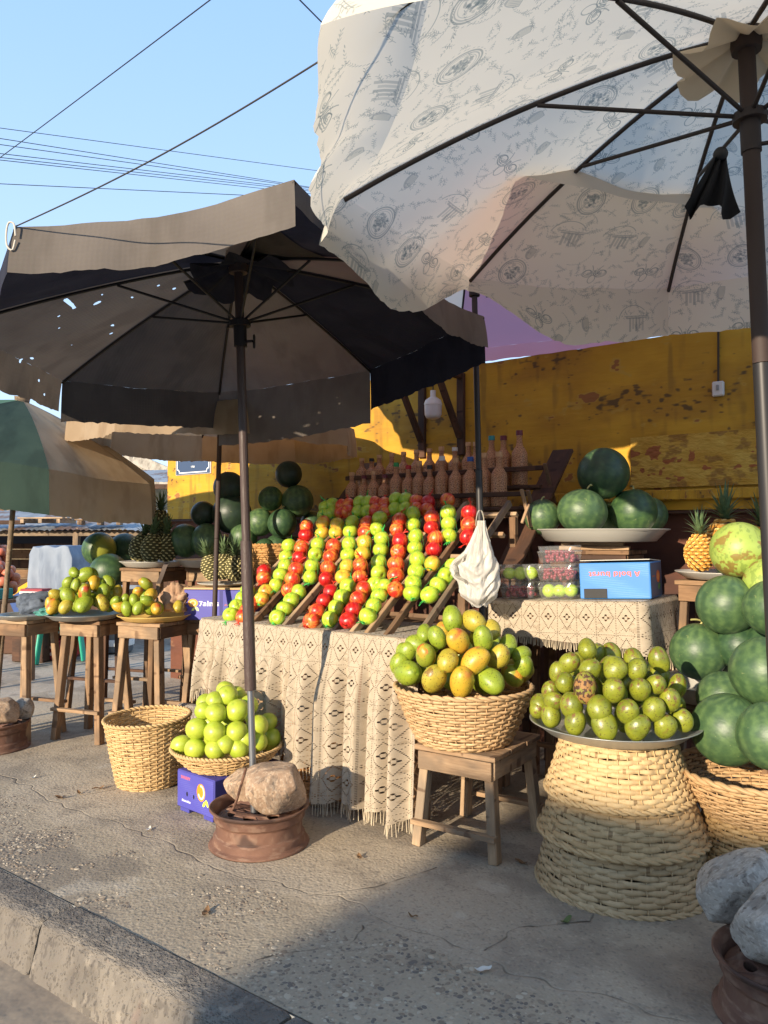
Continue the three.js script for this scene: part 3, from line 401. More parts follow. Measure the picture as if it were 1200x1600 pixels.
// ---------------------------------------------------------------- builders: stool, basket, plate, wheel rim, rock, crochet cloth
function stool(name, label, at, yaw, o) {
  const g = thing(name, label, o.cat ?? 'stool', at, yaw, o.group), { w, d, h } = o, m = o.m ?? wTan, m2 = o.m2 ?? m, sp = o.splay ?? 0.05, lt = o.leg ?? 0.042, th = 0.022, nb = o.boards ?? 3, oh = o.over ?? 0.02;
  for (let k = 0; k < nb; k++) { const bw = (d + oh * 2) / nb; part('seat_board', mv(cbox(w + oh * 2 + rr(-0.006, 0.006), th, bw - 0.004, 0.003), rr(-0.003, 0.003), h - th / 2 + rr(-0.001, 0.001), -(d / 2 + oh) + bw * (k + 0.5)), o.seat ?? m, g); }
  const ah = o.apron ?? 0.065, y1 = h - th - 0.0015, lw = w / 2 - lt / 2, ld = d / 2 - lt / 2;
  for (const s of [-1, 1]) { part('apron', mv(cbox(w + 0.004, ah, 0.018, 0.002), 0, y1 - ah / 2, s * (d / 2 + 0.011)), m2, g); part('apron', mv(cbox(0.018, ah - 0.004, d - 0.004, 0.002), s * (w / 2 - 0.001), y1 - ah / 2 - 0.001, 0), m, g); }
  const foot = (sx, sz, y) => V(sx * (lw + sp * (1 - y / h)), y, sz * (ld + sp * 0.8 * (1 - y / h)));
  for (const sx of [-1, 1]) for (const sz of [-1, 1]) part('leg', beam(foot(sx, sz, 0.0), foot(sx, sz, y1 - 0.002), lt + rr(-0.003, 0.003), lt * 0.8, 0.003, V(0, 0, 1)), rnd() < 0.3 ? m2 : m, g);
  const ys = o.rail ?? 0.12;
  for (const s of [-1, 1]) { const a = foot(-1, s, ys), b = foot(1, s, ys), of = s * (lt * 0.4 + 0.011); part('stretcher', beam(V(a.x - lt / 2, ys, a.z + of), V(b.x + lt / 2, ys, b.z + of), 0.036, 0.02, 0.002, V(0, 0, 1)), m2, g); const c = foot(s, -1, ys), e = foot(s, 1, ys), of2 = s * (lt / 2 + 0.011); part('stretcher', beam(V(c.x + of2, ys + 0.03, c.z), V(e.x + of2, ys + 0.03, e.z), 0.02, 0.036, 0.002, V(0, 0, 1)), m, g); }
  return g;
}
// woven basket; prof: [[r,y],...] from bottom to rim
function basket(name, label, at, o) {
  const g = thing(name, label, 'basket', at, o.yaw ?? rr(0, 60)), P = o.prof, len = [0]; for (let i = 1; i < P.length; i++) len.push(len[i - 1] + Math.hypot(P[i][0] - P[i - 1][0], P[i][1] - P[i - 1][1]));
  const TL = len[len.length - 1], on = t => { const q = t * TL; let i = 1; while (i < P.length - 1 && len[i] < q) i++; const f = sat((q - len[i - 1]) / (len[i] - len[i - 1])); return [mix(P[i - 1][0], P[i][0], f), mix(P[i - 1][1], P[i][1], f)]; };
  const Ns = o.stakes ?? 36, rows = o.rows, sh = TL / rows * (o.fill ?? 0.56), st = o.thick ?? 0.0035, mat = cane(o.c ?? col(235, 215, 180)), G = [];
  for (let k = 0; k < rows; k++) {
    const t = (k + 0.5) / rows, t2 = Math.min(1, t + 0.01), [r, y] = on(t), [r2, y2] = on(t2), seg = Ns * 3, p = [], uv = [], ix = [], ph = rnd() * 6, tl = Math.hypot(r2 - r, y2 - y) || 1, ty = (y2 - y) / tl, tr = (r2 - r) / tl;
    const vrow = (Math.floor(rnd() * 64) + 0.05) / 64, w1 = rr(0, 6), wob = o.wob ?? 0.0018;
    for (let i = 0; i <= seg; i++) {
      const a = i / seg * Math.PI * 2, wv = Math.cos(a * Ns / 2 + k * Math.PI) * (o.amp ?? 0.0035), R = r + wv, yy = y + Math.sin(a * 3 + w1) * wob + Math.sin(a * 7 + ph) * wob * 0.6;
      for (let q = 0; q < 5; q++) { const b = q / 5 * Math.PI * 2, e = Math.cos(b) * st, f = Math.sin(b) * sh; const RR = R + e * ty + f * tr, Y = yy + f * ty - e * tr; p.push(RR * Math.cos(a), Y, RR * Math.sin(a)); uv.push(a * 0.5 + ph, vrow + q * 0.0028); }
    }
    for (let i = 0; i < seg; i++) for (let q = 0; q < 5; q++) { const a = i * 5 + q, b = i * 5 + (q + 1) % 5, c = a + 5, d = b + 5; ix.push(a, c, b, b, c, d); }
    const h = new THREE.BufferGeometry(); h.setAttribute('position', new THREE.Float32BufferAttribute(p, 3)); h.setAttribute('uv', new THREE.Float32BufferAttribute(uv, 2)); h.setIndex(ix); h.computeVertexNormals(); G.push(h);
  }
  const wv = part('weave', mg(G), mat, g); wv.userData.kind = 'stuff';
  const S = []; for (let i = 0; i < Ns; i++) { const a = (i + 0.0) / Ns * Math.PI * 2, pts = []; for (let k = 0; k <= 8; k++) { const [r, y] = on(k / 8); pts.push(V(r * Math.cos(a), y, r * Math.sin(a))); } S.push(tube(pts, o.stakeR ?? 0.003, 10, 4)); }
  const sk = part('stakes', mg(S), mat, g); sk.userData.kind = 'stuff';
  const [rt, yt] = o.rimAtBottom ? on(0) : on(1), RB = [];
  for (let q = 0; q < 2; q++) { const pts = []; const nn = 150; for (let i = 0; i <= nn; i++) { const a = i / nn * Math.PI * 2, tw = a * (o.twist ?? 26) + q * Math.PI; pts.push(V((rt + Math.cos(tw) * 0.005) * Math.cos(a), yt + Math.sin(tw) * 0.005, (rt + Math.cos(tw) * 0.005) * Math.sin(a))); } RB.push(new THREE.TubeGeometry(new THREE.CatmullRomCurve3(pts), 260, o.rimR ?? 0.0065, 5)); }
  part('rim', mg(RB), mat, g);
  const [rb, yb] = o.rimAtBottom ? on(1) : on(0); part('base', mv(new THREE.CylinderGeometry(rb, rb, 0.008, 40), 0, yb + (o.rimAtBottom ? -0.002 : 0.004), 0), mat, g);
  return g;
}
function plateGeo(R, h, lip = 0.02) { return new THREE.LatheGeometry([[0, 0.002], [R * 0.72, 0.002], [R * 0.8, 0.008], [R * 0.95, h - 0.006], [R, h], [R + lip * 0.3, h + 0.001], [R + lip * 0.3, h - 0.003], [R * 0.96, h - 0.011], [R * 0.82, 0.001], [R * 0.7, -0.003], [0, -0.003]].map(q => new THREE.Vector2(...q)), 64); }
const plate = (label, at, R, h, m, group) => solo('plate', label, 'plate', plateGeo(R, h), m, [at[0], at[1] + 0.003, at[2]], 0, group);
function wheel(label, at, yaw, R = 0.212) {
  const g = thing('wheel_rim', label, 'wheel rim', at, yaw), H = 0.166, k = R / 0.212;
  const pr = [[0.194, 0.010], [0.202, 0.002], [0.212, 0.0], [0.2145, 0.005], [0.210, 0.012], [0.199, 0.016], [0.1955, 0.022], [0.1945, 0.042], [0.190, 0.048], [0.1845, 0.052], [0.183, 0.058], [0.1825, 0.098], [0.184, 0.104], [0.190, 0.109], [0.1935, 0.115], [0.1945, 0.138], [0.1965, 0.146], [0.206, 0.150], [0.2125, 0.157], [0.2125, 0.164], [0.207, 0.1665], [0.199, 0.160], [0.189, 0.150], [0.187, 0.135], [0.186, 0.118], [0.178, 0.108], [0.176, 0.10], [0.176, 0.058], [0.180, 0.05], [0.187, 0.04], [0.188, 0.024], [0.194, 0.010]].map(q => new THREE.Vector2(q[0] * k, q[1]));
  part('barrel', new THREE.LatheGeometry(pr, 72), M.rust, g);
  const sh = new THREE.Shape(); sh.absarc(0, 0, 0.178 * k, 0, Math.PI * 2); const hole = (x, y, rx, ry, ro) => { const p = new THREE.Path(); p.absellipse(x, y, rx, ry, 0, Math.PI * 2, false, ro); sh.holes.push(p); };
  hole(0, 0, 0.03, 0.03, 0); for (let i = 0; i < 8; i++) { const a = i / 8 * Math.PI * 2; hole(Math.cos(a) * 0.128 * k, Math.sin(a) * 0.128 * k, 0.016, 0.028, a); } for (let i = 0; i < 4; i++) { const a = i / 4 * Math.PI * 2 + 0.2; hole(Math.cos(a) * 0.06, Math.sin(a) * 0.06, 0.009, 0.009, 0); }
  let e = new THREE.ExtrudeGeometry(sh, { depth: 0.006, bevelEnabled: true, bevelThickness: 0.0015, bevelSize: 0.0015, bevelSegments: 1, curveSegments: 20 }); e.rotateX(-Math.PI / 2);
  const p = e.attributes.position; for (let i = 0; i < p.count; i++) { const r = Math.hypot(p.getX(i), p.getZ(i)) / k; p.setY(i, p.getY(i) + 0.112 + 0.03 * sst(0.172, 0.125, r) - 0.02 * sst(0.09, 0.05, r)); } e.computeVertexNormals();
  part('disc', e, M.rust, g); return g;
}
function rock(name, label, at, sx, sy, sz, seed, m, group, rot = 0) {
  let g = mergeVertices(new THREE.IcosahedronGeometry(1, 22).deleteAttribute('normal').deleteAttribute('uv')); const p = g.attributes.position, uv = [], pl = []; let q = seed * 131 + 7; const rs = () => { q = (q * 16807) % 2147483647; return q / 2147483647; };
  for (let k = 0; k < 17; k++) { const y = 1 - 2 * (k + rs()) / 17, a = k * 2.4 + rs() * 1.2, r = Math.sqrt(1 - y * y); pl.push([Math.cos(a) * r, y, Math.sin(a) * r, 0.70 + 0.26 * rs()]); }
  for (let i = 0; i < p.count; i++) { const x = p.getX(i), y = p.getY(i), z = p.getZ(i); let acc = 0; for (const [a, b, c, d] of pl) { const t = a * x + b * y + c * z; if (t > 0.05) acc += Math.pow(t / d, 22); } let r = Math.pow(acc, -1 / 22); r = Math.min(r, 1.08) * (1 + 0.08 * (n3(x * 2.5 + seed, y * 2.5, z * 2.5) - 0.5) + 0.035 * (n3(x * 9 + seed, y * 9, z * 9) - 0.5) + 0.02 * (n3(x * 26 + seed, y * 26, z * 26) - 0.5)); uv.push(x * 0.45 + z * 0.3 + 0.5, y * 0.6 + z * 0.25 + 0.5); p.setXYZ(i, x * r * sx, Math.max(y * r, -0.72) * sy, z * r * sz); }
  g.computeVertexNormals(); g = g.toNonIndexed(); { const P = g.attributes.position, nn = g.attributes.normal, w = []; for (let i = 0; i < P.count; i += 3) { const a = [0, 1, 2].map(k => Math.abs(nn.getComponent(i, k) + nn.getComponent(i + 1, k) + nn.getComponent(i + 2, k))), m = a.indexOf(Math.max(...a)); for (let j = 0; j < 3; j++) { const q = [P.getX(i + j), P.getY(i + j), P.getZ(i + j)].map(v => v * 2.6 + seed * 0.37); w.push(q[(m + 1) % 3] + m * 0.3, q[(m + 2) % 3]); } } g.setAttribute('uv', new THREE.Float32BufferAttribute(w, 2)); } g.rotateY(rot); return solo(name, label, 'rock', g, m, [at[0], at[1] + sy * 0.72, at[2]], 0, group);
}
// crochet: cream openwork; holes are cut through the sheet
function crochet(draw) {
  const W = 512, base = tex(256, 256, (u, v) => { const st = 0.5 + 0.3 * Math.sin(u * Math.PI * 2 * 40 + Math.sin(v * Math.PI * 2 * 40)) * Math.sin(v * Math.PI * 2 * 44); let c = lerp3(rgb(160, 144, 122), rgb(202, 187, 164), 0.3 + 0.5 * st + 0.4 * (fbm(u, v, 12, 12, 4) - 0.5)); return lerp3(c, rgb(142, 124, 102), sst(0.62, 0.75, fbm(u, v, 5, 5, 4, nz2)) * 0.4); });
  const a = canvasTex(W, W, (c) => { c.fillStyle = '#fff'; c.fillRect(0, 0, W, W); c.fillStyle = '#000'; draw(c, W); }, false);
  return { a, base };
}
const lace = crochet((c, W) => {
  const dot = (x, y, r = 6, q = 1) => { c.beginPath(); c.ellipse(x, y, r, r * q, 0, 0, 7); c.fill(); };
  for (const ox of [0, 256]) {                 // two diamonds side by side per tile
    const cx = ox + 128, cy = 256;
    for (let k = 0; k <= 9; k++) { const t = k / 9, X = 104 * Math.sin(t * Math.PI / 2), Y = 196 * Math.cos(t * Math.PI / 2); for (const sx of [-1, 1]) for (const sy of [-1, 1]) dot(cx + sx * (104 * t), cy + sy * 200 * (1 - t), 8, 0.9); }
    for (const [dx, dy] of [[0, -40], [0, 40], [-32, 0], [32, 0]]) dot(cx + dx, cy + dy, 16, 0.9); dot(cx - 18, cy - 22, 6); dot(cx + 18, cy - 22, 6); dot(cx - 18, cy + 22, 6); dot(cx + 18, cy + 22, 6);
    for (let y = 12; y < 512; y += 26) { c.fillRect(ox - 8, y, 16, 8); if (ox === 0) c.fillRect(504, y, 8, 8); }
    for (const s of [-1, 1]) for (let k = 0; k < 4; k++) { dot(cx + s * (104 - k * 20), 20 + k * 22, 6); dot(cx + s * (104 - k * 20), 492 - k * 22, 6); }
  }
  for (let x = 6; x < 512; x += 22) { c.fillRect(x, 500, 13, 7); }
});
const laceM = k => { const a = lace.a.clone(), b = lace.base.clone(); a.repeat.set(k[0], k[1]); b.repeat.set(k[0] * 1.2, k[1] * 1.2); a.needsUpdate = b.needsUpdate = true; return phys({ map: b, alphaMap: a, alphaTest: 0.5, roughness: 1, transmission: 0.15, thickness: 0, bumpMap: b, bumpScale: 0.002 }); };
const laceA = laceM([1 / 0.19, 1 / 0.15]), yarn = std({ color: col(188, 173, 148), roughness: 1 });
// a cloth over a table: rectangle w x d (table top at y=h), hanging to hem(p)
function tableCloth(name, label, at, yaw, o) {
  const g = thing(name, label, 'tablecloth', at, yaw), { x0, x1, z0, z1, h } = o;       // z1 = front edge (towards the viewer)
  const cr = 0.03, segs = [];
  const per = o.path;                       // list of perimeter points [x,z,nx,nz] with cumulative length
  const cum = [0]; for (let i = 1; i < per.length; i++) cum.push(cum[i - 1] + Math.hypot(per[i][0] - per[i - 1][0], per[i][1] - per[i - 1][1])); const TL = cum[cum.length - 1];
  const at_ = t => { const q = t * TL; let i = 1; while (i < per.length - 1 && cum[i] < q) i++; const f = sat((q - cum[i - 1]) / (cum[i] - cum[i - 1] || 1)); return [0, 1, 2, 3].map(k => mix(per[i - 1][k], per[i][k], f)); };
  const hang = (t, b) => { const [x, z, nx, nz] = at_(t), p = t * TL, Lh = h - o.hem(p, TL), dn = Lh * b, fold = o.fold(p) * sst(0.01, 0.35, dn), e = Math.min(1, dn / 0.02); return [x + nx * (0.008 + 0.012 * e + fold + (o.flare ?? 0.04) * dn), h + 0.004 - dn + (1 - e) * 0.0, z + nz * (0.008 + 0.012 * e + fold + (o.flare ?? 0.04) * dn)]; };
  const nu = Math.ceil(TL / 0.006), sh = part('drape', surf(nu, 60, hang, (t, b) => [t * TL, (h - o.hem(t * TL, TL)) * b]), laceA, g);
  part('top', surf(40, 20, (a, b) => [mix(x0, x1, a), h + 0.004 + 0.004 * (n3(a * 8, b * 5, 2) - 0.5), mix(z0, z1, b)], (a, b) => [mix(x0, x1, a), mix(z0, z1, b)]), laceA, g);
  const F = []; const fl = o.fringe ?? 0.05; for (let q = 0; q < TL / 0.0075; q++) { const t = (q * 0.0075 + 0.003) / TL, a = hang(t, 1), b2 = hang(Math.min(1, t + 0.002), 0.97), L = fl * rr(0.75, 1.15), p0 = V(...a), p1 = p0.clone().add(V(rr(-0.006, 0.006), -L, rr(-0.004, 0.006))); if (p1.y < 0.004) p1.y = 0.004; if (p0.y - p1.y > 0.008) F.push(rod(p0, p1, 0.0016, 0.0024, 4)); }
  const fr = part('fringe', mg(F), yarn, g); fr.userData.kind = 'stuff'; return g;
}
// ---------------------------------------------------------------- fruit
const sphereUV = new THREE.SphereGeometry(1, 28, 20);
function shaped(f, ws = 26, hs = 18) { const g = new THREE.SphereGeometry(1, ws, hs), p = g.attributes.position; for (let i = 0; i < p.count; i++) { const q = f(p.getX(i), p.getY(i), p.getZ(i)); p.setXYZ(i, ...q); } g.computeVertexNormals();
  // close the seam in the normals
  const n = g.attributes.normal; for (let j = 0; j <= hs; j++) { const a = j * (ws + 1), b = a + ws; const v = V(n.getX(a) + n.getX(b), n.getY(a) + n.getY(b), n.getZ(a) + n.getZ(b)).normalize(); n.setXYZ(a, v.x, v.y, v.z); n.setXYZ(b, v.x, v.y, v.z); } return g; }
const dimple = (x, y, z, d, w) => { const r = Math.hypot(x, z); return y - Math.sign(y) * d * Math.exp(-r * r / w); };
const appleG = shaped((x, y, z) => { const r = Math.hypot(x, z), k = 1 + 0.05 * y - 0.06 * Math.max(0, -y) * Math.abs(y); return [x * k, dimple(x, y, z, y > 0 ? 0.24 : 0.14, 0.06) * 0.92, z * k]; }, 22, 16);
const limeG = shaped((x, y, z) => [x, dimple(x, y, z, 0.05, 0.03) * 0.97, z]);
const mangoG = [0, 1, 2].map(s => shaped((x, y, z) => { const b = 1 + 0.10 * (n3(x * 1.2 + s * 5, y * 1.2, z * 1.2) - 0.5); return [x * 0.92 * b + 0.14 * y * y * (s - 1), dimple(x, y, z, y > 0 ? 0.08 : 0.0, 0.02) * 1.2 * b, z * 0.86 * b]; }));
const melonG = [0, 1].map(s => shaped((x, y, z) => { const b = 1 + 0.04 * (n3(x * 1.2 + s * 5, y * 1.2, z * 1.2) - 0.5); return [x * b, dimple(x, y, z, 0.03, 0.01) * (1.0 + s * 0.05) * b, z * b]; }, 40, 28));
const peel = (fn, ro = 0.42, cc = 0.25, bs = 0.0008) => phys({ map: tex(256, 128, fn), roughness: ro, clearcoat: cc, clearcoatRoughness: 0.35, bumpMap: grainB, bumpScale: bs });
const appleM = [
  peel((u, v) => { let c = lerp3(rgb(150, 184, 38), rgb(192, 214, 60), fbm(u, v, 6, 4, 4) * 1.3 - 0.15); return lerp3(c, rgb(226, 230, 140), sst(0.82, 0.9, nz(u * 60, v * 40, 60, 40)) * 0.6); }, 0.38, 0.4),
  peel((u, v) => { const st = fbm(u, v, 40, 3, 3), b = fbm(u, v, 4, 3, 3, nz2); let c = lerp3(rgb(238, 150, 58), rgb(210, 44, 30), sst(0.3, 0.68, st * 0.45 + b * 0.6)); return lerp3(c, rgb(240, 186, 90), sst(0.84, 0.92, nz(u * 60, v * 40, 60, 40)) * 0.5); }, 0.35, 0.45),
  peel((u, v) => { const st = fbm(u, v, 34, 3, 3), b = fbm(u, v, 3, 2, 3, nz2); let c = lerp3(rgb(206, 190, 54), rgb(226, 170, 60), st); return lerp3(c, rgb(206, 70, 34), sst(0.5, 0.75, st * 0.4 + b * 0.65)); }, 0.38, 0.4),
  peel((u, v) => { const st = fbm(u, v, 44, 3, 3), b = fbm(u, v, 3, 3, 3); return lerp3(rgb(226, 88, 40), rgb(188, 22, 26), sst(0.3, 0.65, st * 0.5 + b * 0.5)); }, 0.33, 0.5)];
const limeM = [0, 1].map(s => peel((u, v) => { let c = lerp3(rgb(146, 168, 42), rgb(186, 196, 66), fbm(u + s * 0.4, v, 5, 4, 4) * 1.4 - 0.2); return lerp3(c, rgb(150, 130, 60), sst(0.86, 0.92, nz2(u * 50 + s, v * 30, 50, 30)) * 0.4); }, 0.4, 0.3));
const spots = (u, v, k) => sst(0.80, 0.88, nz2(u * 70, v * 40, 70, 40)) * k;
const mangoM = [
  peel((u, v) => { let c = lerp3(rgb(104, 132, 34), rgb(150, 164, 48), fbm(u, v, 4, 3, 4) * 1.4 - 0.2); c = lerp3(c, rgb(206, 172, 50), sst(0.52, 0.72, fbm(u, v, 3, 2, 3, nz2)) * 0.8); return lerp3(c, rgb(56, 48, 24), spots(u, v, 0.55)); }),
  peel((u, v) => { const b = fbm(u, v, 3, 2, 3); let c = lerp3(rgb(122, 140, 38), rgb(196, 160, 48), sst(0.38, 0.6, b)); c = lerp3(c, rgb(198, 92, 50), sst(0.42, 0.6, fbm(u, v, 2, 2, 3, nz2))); return lerp3(c, rgb(64, 46, 24), spots(u, v, 0.5)); }),
  peel((u, v) => { const b = fbm(u, v, 2, 2, 3, nz2); let c = lerp3(rgb(214, 150, 50), rgb(196, 62, 36), sst(0.36, 0.6, b)); c = lerp3(c, rgb(140, 150, 44), sst(0.55, 0.7, fbm(u, v, 3, 2, 3))); return lerp3(c, rgb(70, 40, 24), spots(u, v, 0.45)); }),
  peel((u, v) => { let c = lerp3(rgb(132, 136, 44), rgb(182, 162, 56), fbm(u, v, 4, 3, 4) * 1.3); c = lerp3(c, rgb(118, 84, 40), sst(0.6, 0.72, fbm(u, v, 6, 4, 4, nz2)) * 0.7); return lerp3(c, rgb(60, 44, 24), spots(u, v, 0.6)); })];
const oliveM = [0, 1, 2].map(s => peel((u, v) => { let c = lerp3(rgb(98, 108, 26), rgb(142, 146, 42), fbm(u + s * 0.3, v, 5, 3, 4) * 1.4 - 0.2); c = lerp3(c, rgb(156, 140, 50), sst(0.56, 0.7, fbm(u, v + s * 0.2, 3, 2, 3, nz2)) * 0.7); c = lerp3(c, rgb(118, 88, 48), sst(0.6, 0.68, fbm(u + s * 0.5, v, 14, 9, 4)) * sst(0.55, 0.8, v + 0.2 * fbm(u, v, 9, 5, 2))); return lerp3(c, rgb(60, 44, 22), spots(u + s * 0.3, v, 0.6)); }, 0.38, 0.3));
const scabM = peel((u, v) => lerp3(lerp3(rgb(128, 128, 44), rgb(150, 110, 62), sst(0.4, 0.5, fbm(u, v, 10, 7, 4))), rgb(70, 44, 28), sst(0.5, 0.6, fbm(u, v, 30, 18, 4, nz2))), 0.7, 0, 0.002);
const melonT = (a, b, s, ex) => (u, v) => { const w = (fbm(u, v, 8, 6, 3) - 0.5) * 0.35, str = 0.5 + 0.5 * Math.sin((u * 14 + w) * Math.PI * 2), br = fbm(u, v, 30, 20, 4, nz2); let c = lerp3(a, b, sst(0.2, 0.95, str * 0.22 + br * 0.85) * s); c = lerp3(c, rgb(150, 150, 100), sst(0.965, 0.985, nz(u * 60, v * 36, 60, 36)) * 0.6); return ex ? lerp3(c, ex, sst(0.72, 0.9, 0.5 + 0.5 * Math.cos((u - 0.3) * 6.283) * Math.sin(v * 3.14) + 0.15 * (br - 0.5))) : c; };
const mPeel = fn => phys({ map: tex(512, 256, fn), roughness: 0.46, clearcoat: 0.1, clearcoatRoughness: 0.45, bumpMap: grainB, bumpScale: 0.0012 });
const melonM = [mPeel(melonT(rgb(44, 70, 46), rgb(72, 100, 60), 0.8)), mPeel(melonT(rgb(48, 76, 46), rgb(82, 110, 60), 0.9, rgb(150, 150, 56))), mPeel(melonT(rgb(58, 84, 54), rgb(94, 120, 72), 0.9)), mPeel(melonT(rgb(34, 50, 38), rgb(52, 72, 48), 0.6))];
const paleM = mPeel((u, v) => { let c = lerp3(rgb(138, 160, 66), rgb(168, 186, 92), fbm(u, v, 8, 6, 4)); c = lerp3(c, rgb(110, 130, 60), sst(0.56, 0.66, fbm(u, v, 40, 16, 3, nz2)) * 0.5); return lerp3(c, rgb(132, 104, 50), sst(0.62, 0.68, fbm(u, v, 12, 8, 4)) * 0.8); });
const stemM = std({ color: col(180, 172, 110), roughness: 0.8 });
function fruit(name, label, category, [X, y, D, r], geo, mats, group, o = {}) {
  const m = solo(name, label, category, geo, mats, [X, y, D], 0, group); m.scale.setScalar(r); m.scale.multiply(V(rr(0.94, 1.06), rr(0.92, 1.08), rr(0.94, 1.06))); const t = o.tilt ?? 0.5; m.rotation.set(rr(-t, t) + (o.rx ?? 0), rr(0, 6.28), rr(-t, t)); if (o.sy) m.scale.y *= o.sy; return m;
}
function melon(label, [X, y, D, r], mat, group, o = {}) {
  const g = thing('watermelon', label, 'watermelon', [X, y, D], 0, group); g.rotation.set(rr(-0.3, 0.3) + (o.rx ?? 0), o.ry ?? rr(0, 6.28), rr(-0.3, 0.3) + (o.rz ?? 0)); const b = part('rind', melonG[o.long ? 1 : 0], mat, g); b.scale.set(r, r * (o.sy ?? 1), r); 
  if (o.stem) part('stem', tube([V(0, r * 0.96, 0), V(0.006, r * 1.06, 0.004), V(0.022 * o.stem, r * 1.13, 0.01), V(0.05 * o.stem, r * 1.12, 0.012)], 0.0045, 14, 6), stemM, g); return g;
}
// pineapple: dark rind with raised eyes and a leafy crown
const eyeG = (() => { const g = new THREE.CylinderGeometry(0.42, 1, 0.62, 6, 1); g.rotateX(Math.PI / 2); g.translate(0, 0, 0.2); return g; })(), dotG = (() => { const g = new THREE.IcosahedronGeometry(0.5, 0); g.scale(1, 1, 0.5); g.translate(0, 0, 0.5); return g; })();
function pineGeos(R, H, seed) {
  const core = shaped((x, y, z) => { const k = 1 - 0.18 * sst(0, 1, y); return [x * R * 0.95 * k, y * H / 2, z * R * 0.95 * k]; }, 24, 18), eyes = [], dots = [], rows = 11, per = 11;
  for (let k = 0; k < rows; k++) { const v = (k + 0.5) / rows, y = (v - 0.5) * 1.86, rr0 = Math.sqrt(Math.max(0.02, 1 - y * y)), kk = 1 - 0.18 * sst(0, 1, y), nn = rr0 < 0.55 ? 7 : per; for (let i = 0; i < nn; i++) { const a = (i + k * 0.5 + seed) / nn * Math.PI * 2, nrm = V(Math.cos(a) * rr0 / R, y / (H / 2), Math.sin(a) * rr0 / R).normalize(), q = new THREE.Quaternion().setFromUnitVectors(V(0, 0, 1), nrm), sc = V(R * 0.30, H / rows * 0.56, R * 0.16), p = V(Math.cos(a) * rr0 * R * 0.95 * kk, y * H / 2, Math.sin(a) * rr0 * R * 0.95 * kk), m = new THREE.Matrix4().compose(p, q, sc); eyes.push(eyeG.clone().applyMatrix4(m)); dots.push(dotG.clone().applyMatrix4(m)); } }
  const bl = []; for (let i = 0; i < 30; i++) { const a = i * 2.4 + seed, el = 0.35 + 1.15 * Math.pow(i / 30, 0.8), L = R * mix(0.95, 1.75, i / 30), w = R * 0.17; bl.push(surf(2, 7, (u, b) => { const out = R * 0.12 + L * b * Math.cos(el) * (1 + 0.3 * b), up = H * 0.46 + (i / 30) * R * 0.5 + L * b * Math.sin(el) - L * 0.35 * b * b * Math.cos(el), ww = w * (1 - b * 0.97) * (u - 0.5) * 2, cup = -0.35 * w * (1 - b) * (1 - Math.abs(u - 0.5) * 2); return [Math.cos(a) * out - Math.sin(a) * ww, up + cup, Math.sin(a) * out + Math.cos(a) * ww]; })); }
  return [core, mg(eyes), mg(dots), mg(bl)];
}
const pineSet = [pineGeos(0.07, 0.19, 0), pineGeos(0.075, 0.2, 1.3)];
const pm = (a, b) => std({ map: tex(128, 128, (u, v) => lerp3(a, b, fbm(u, v, 6, 6, 4))), roughness: 0.75 });
const pineCore = std({ color: col(58, 52, 32) }), pineDk = pm(rgb(70, 66, 38), rgb(104, 96, 52)), pineGold = pm(rgb(176, 116, 42), rgb(214, 156, 62)), pinePale = std({ color: col(206, 194, 140) }), pineLeaf = phys({ map: tex(128, 128, (u, v) => lerp3(rgb(62, 88, 56), rgb(128, 146, 96), fbm(u, v, 8, 12, 4))), roughness: 0.6, transmission: 0.2, thickness: 0 });
function pineapple(label, [X, y, D], k, gold, rot, group) {
  const g = thing('pineapple', label, 'pineapple', [X, y, D], 0, group), S = pineSet[k > 1.05 ? 1 : 0]; g.scale.setScalar(k); g.rotation.set(...rot);
  part('core', S[0], pineCore, g); const e = part('eyes', S[1], gold ? pineGold : pineDk, g); e.userData.kind = 'stuff'; const d = part('eye_tips', S[2], gold ? std({ color: col(232, 190, 110) }) : pinePale, g); d.userData.kind = 'stuff'; const c = part('crown', S[3], pineLeaf, g); c.userData.kind = 'stuff'; return g;
}
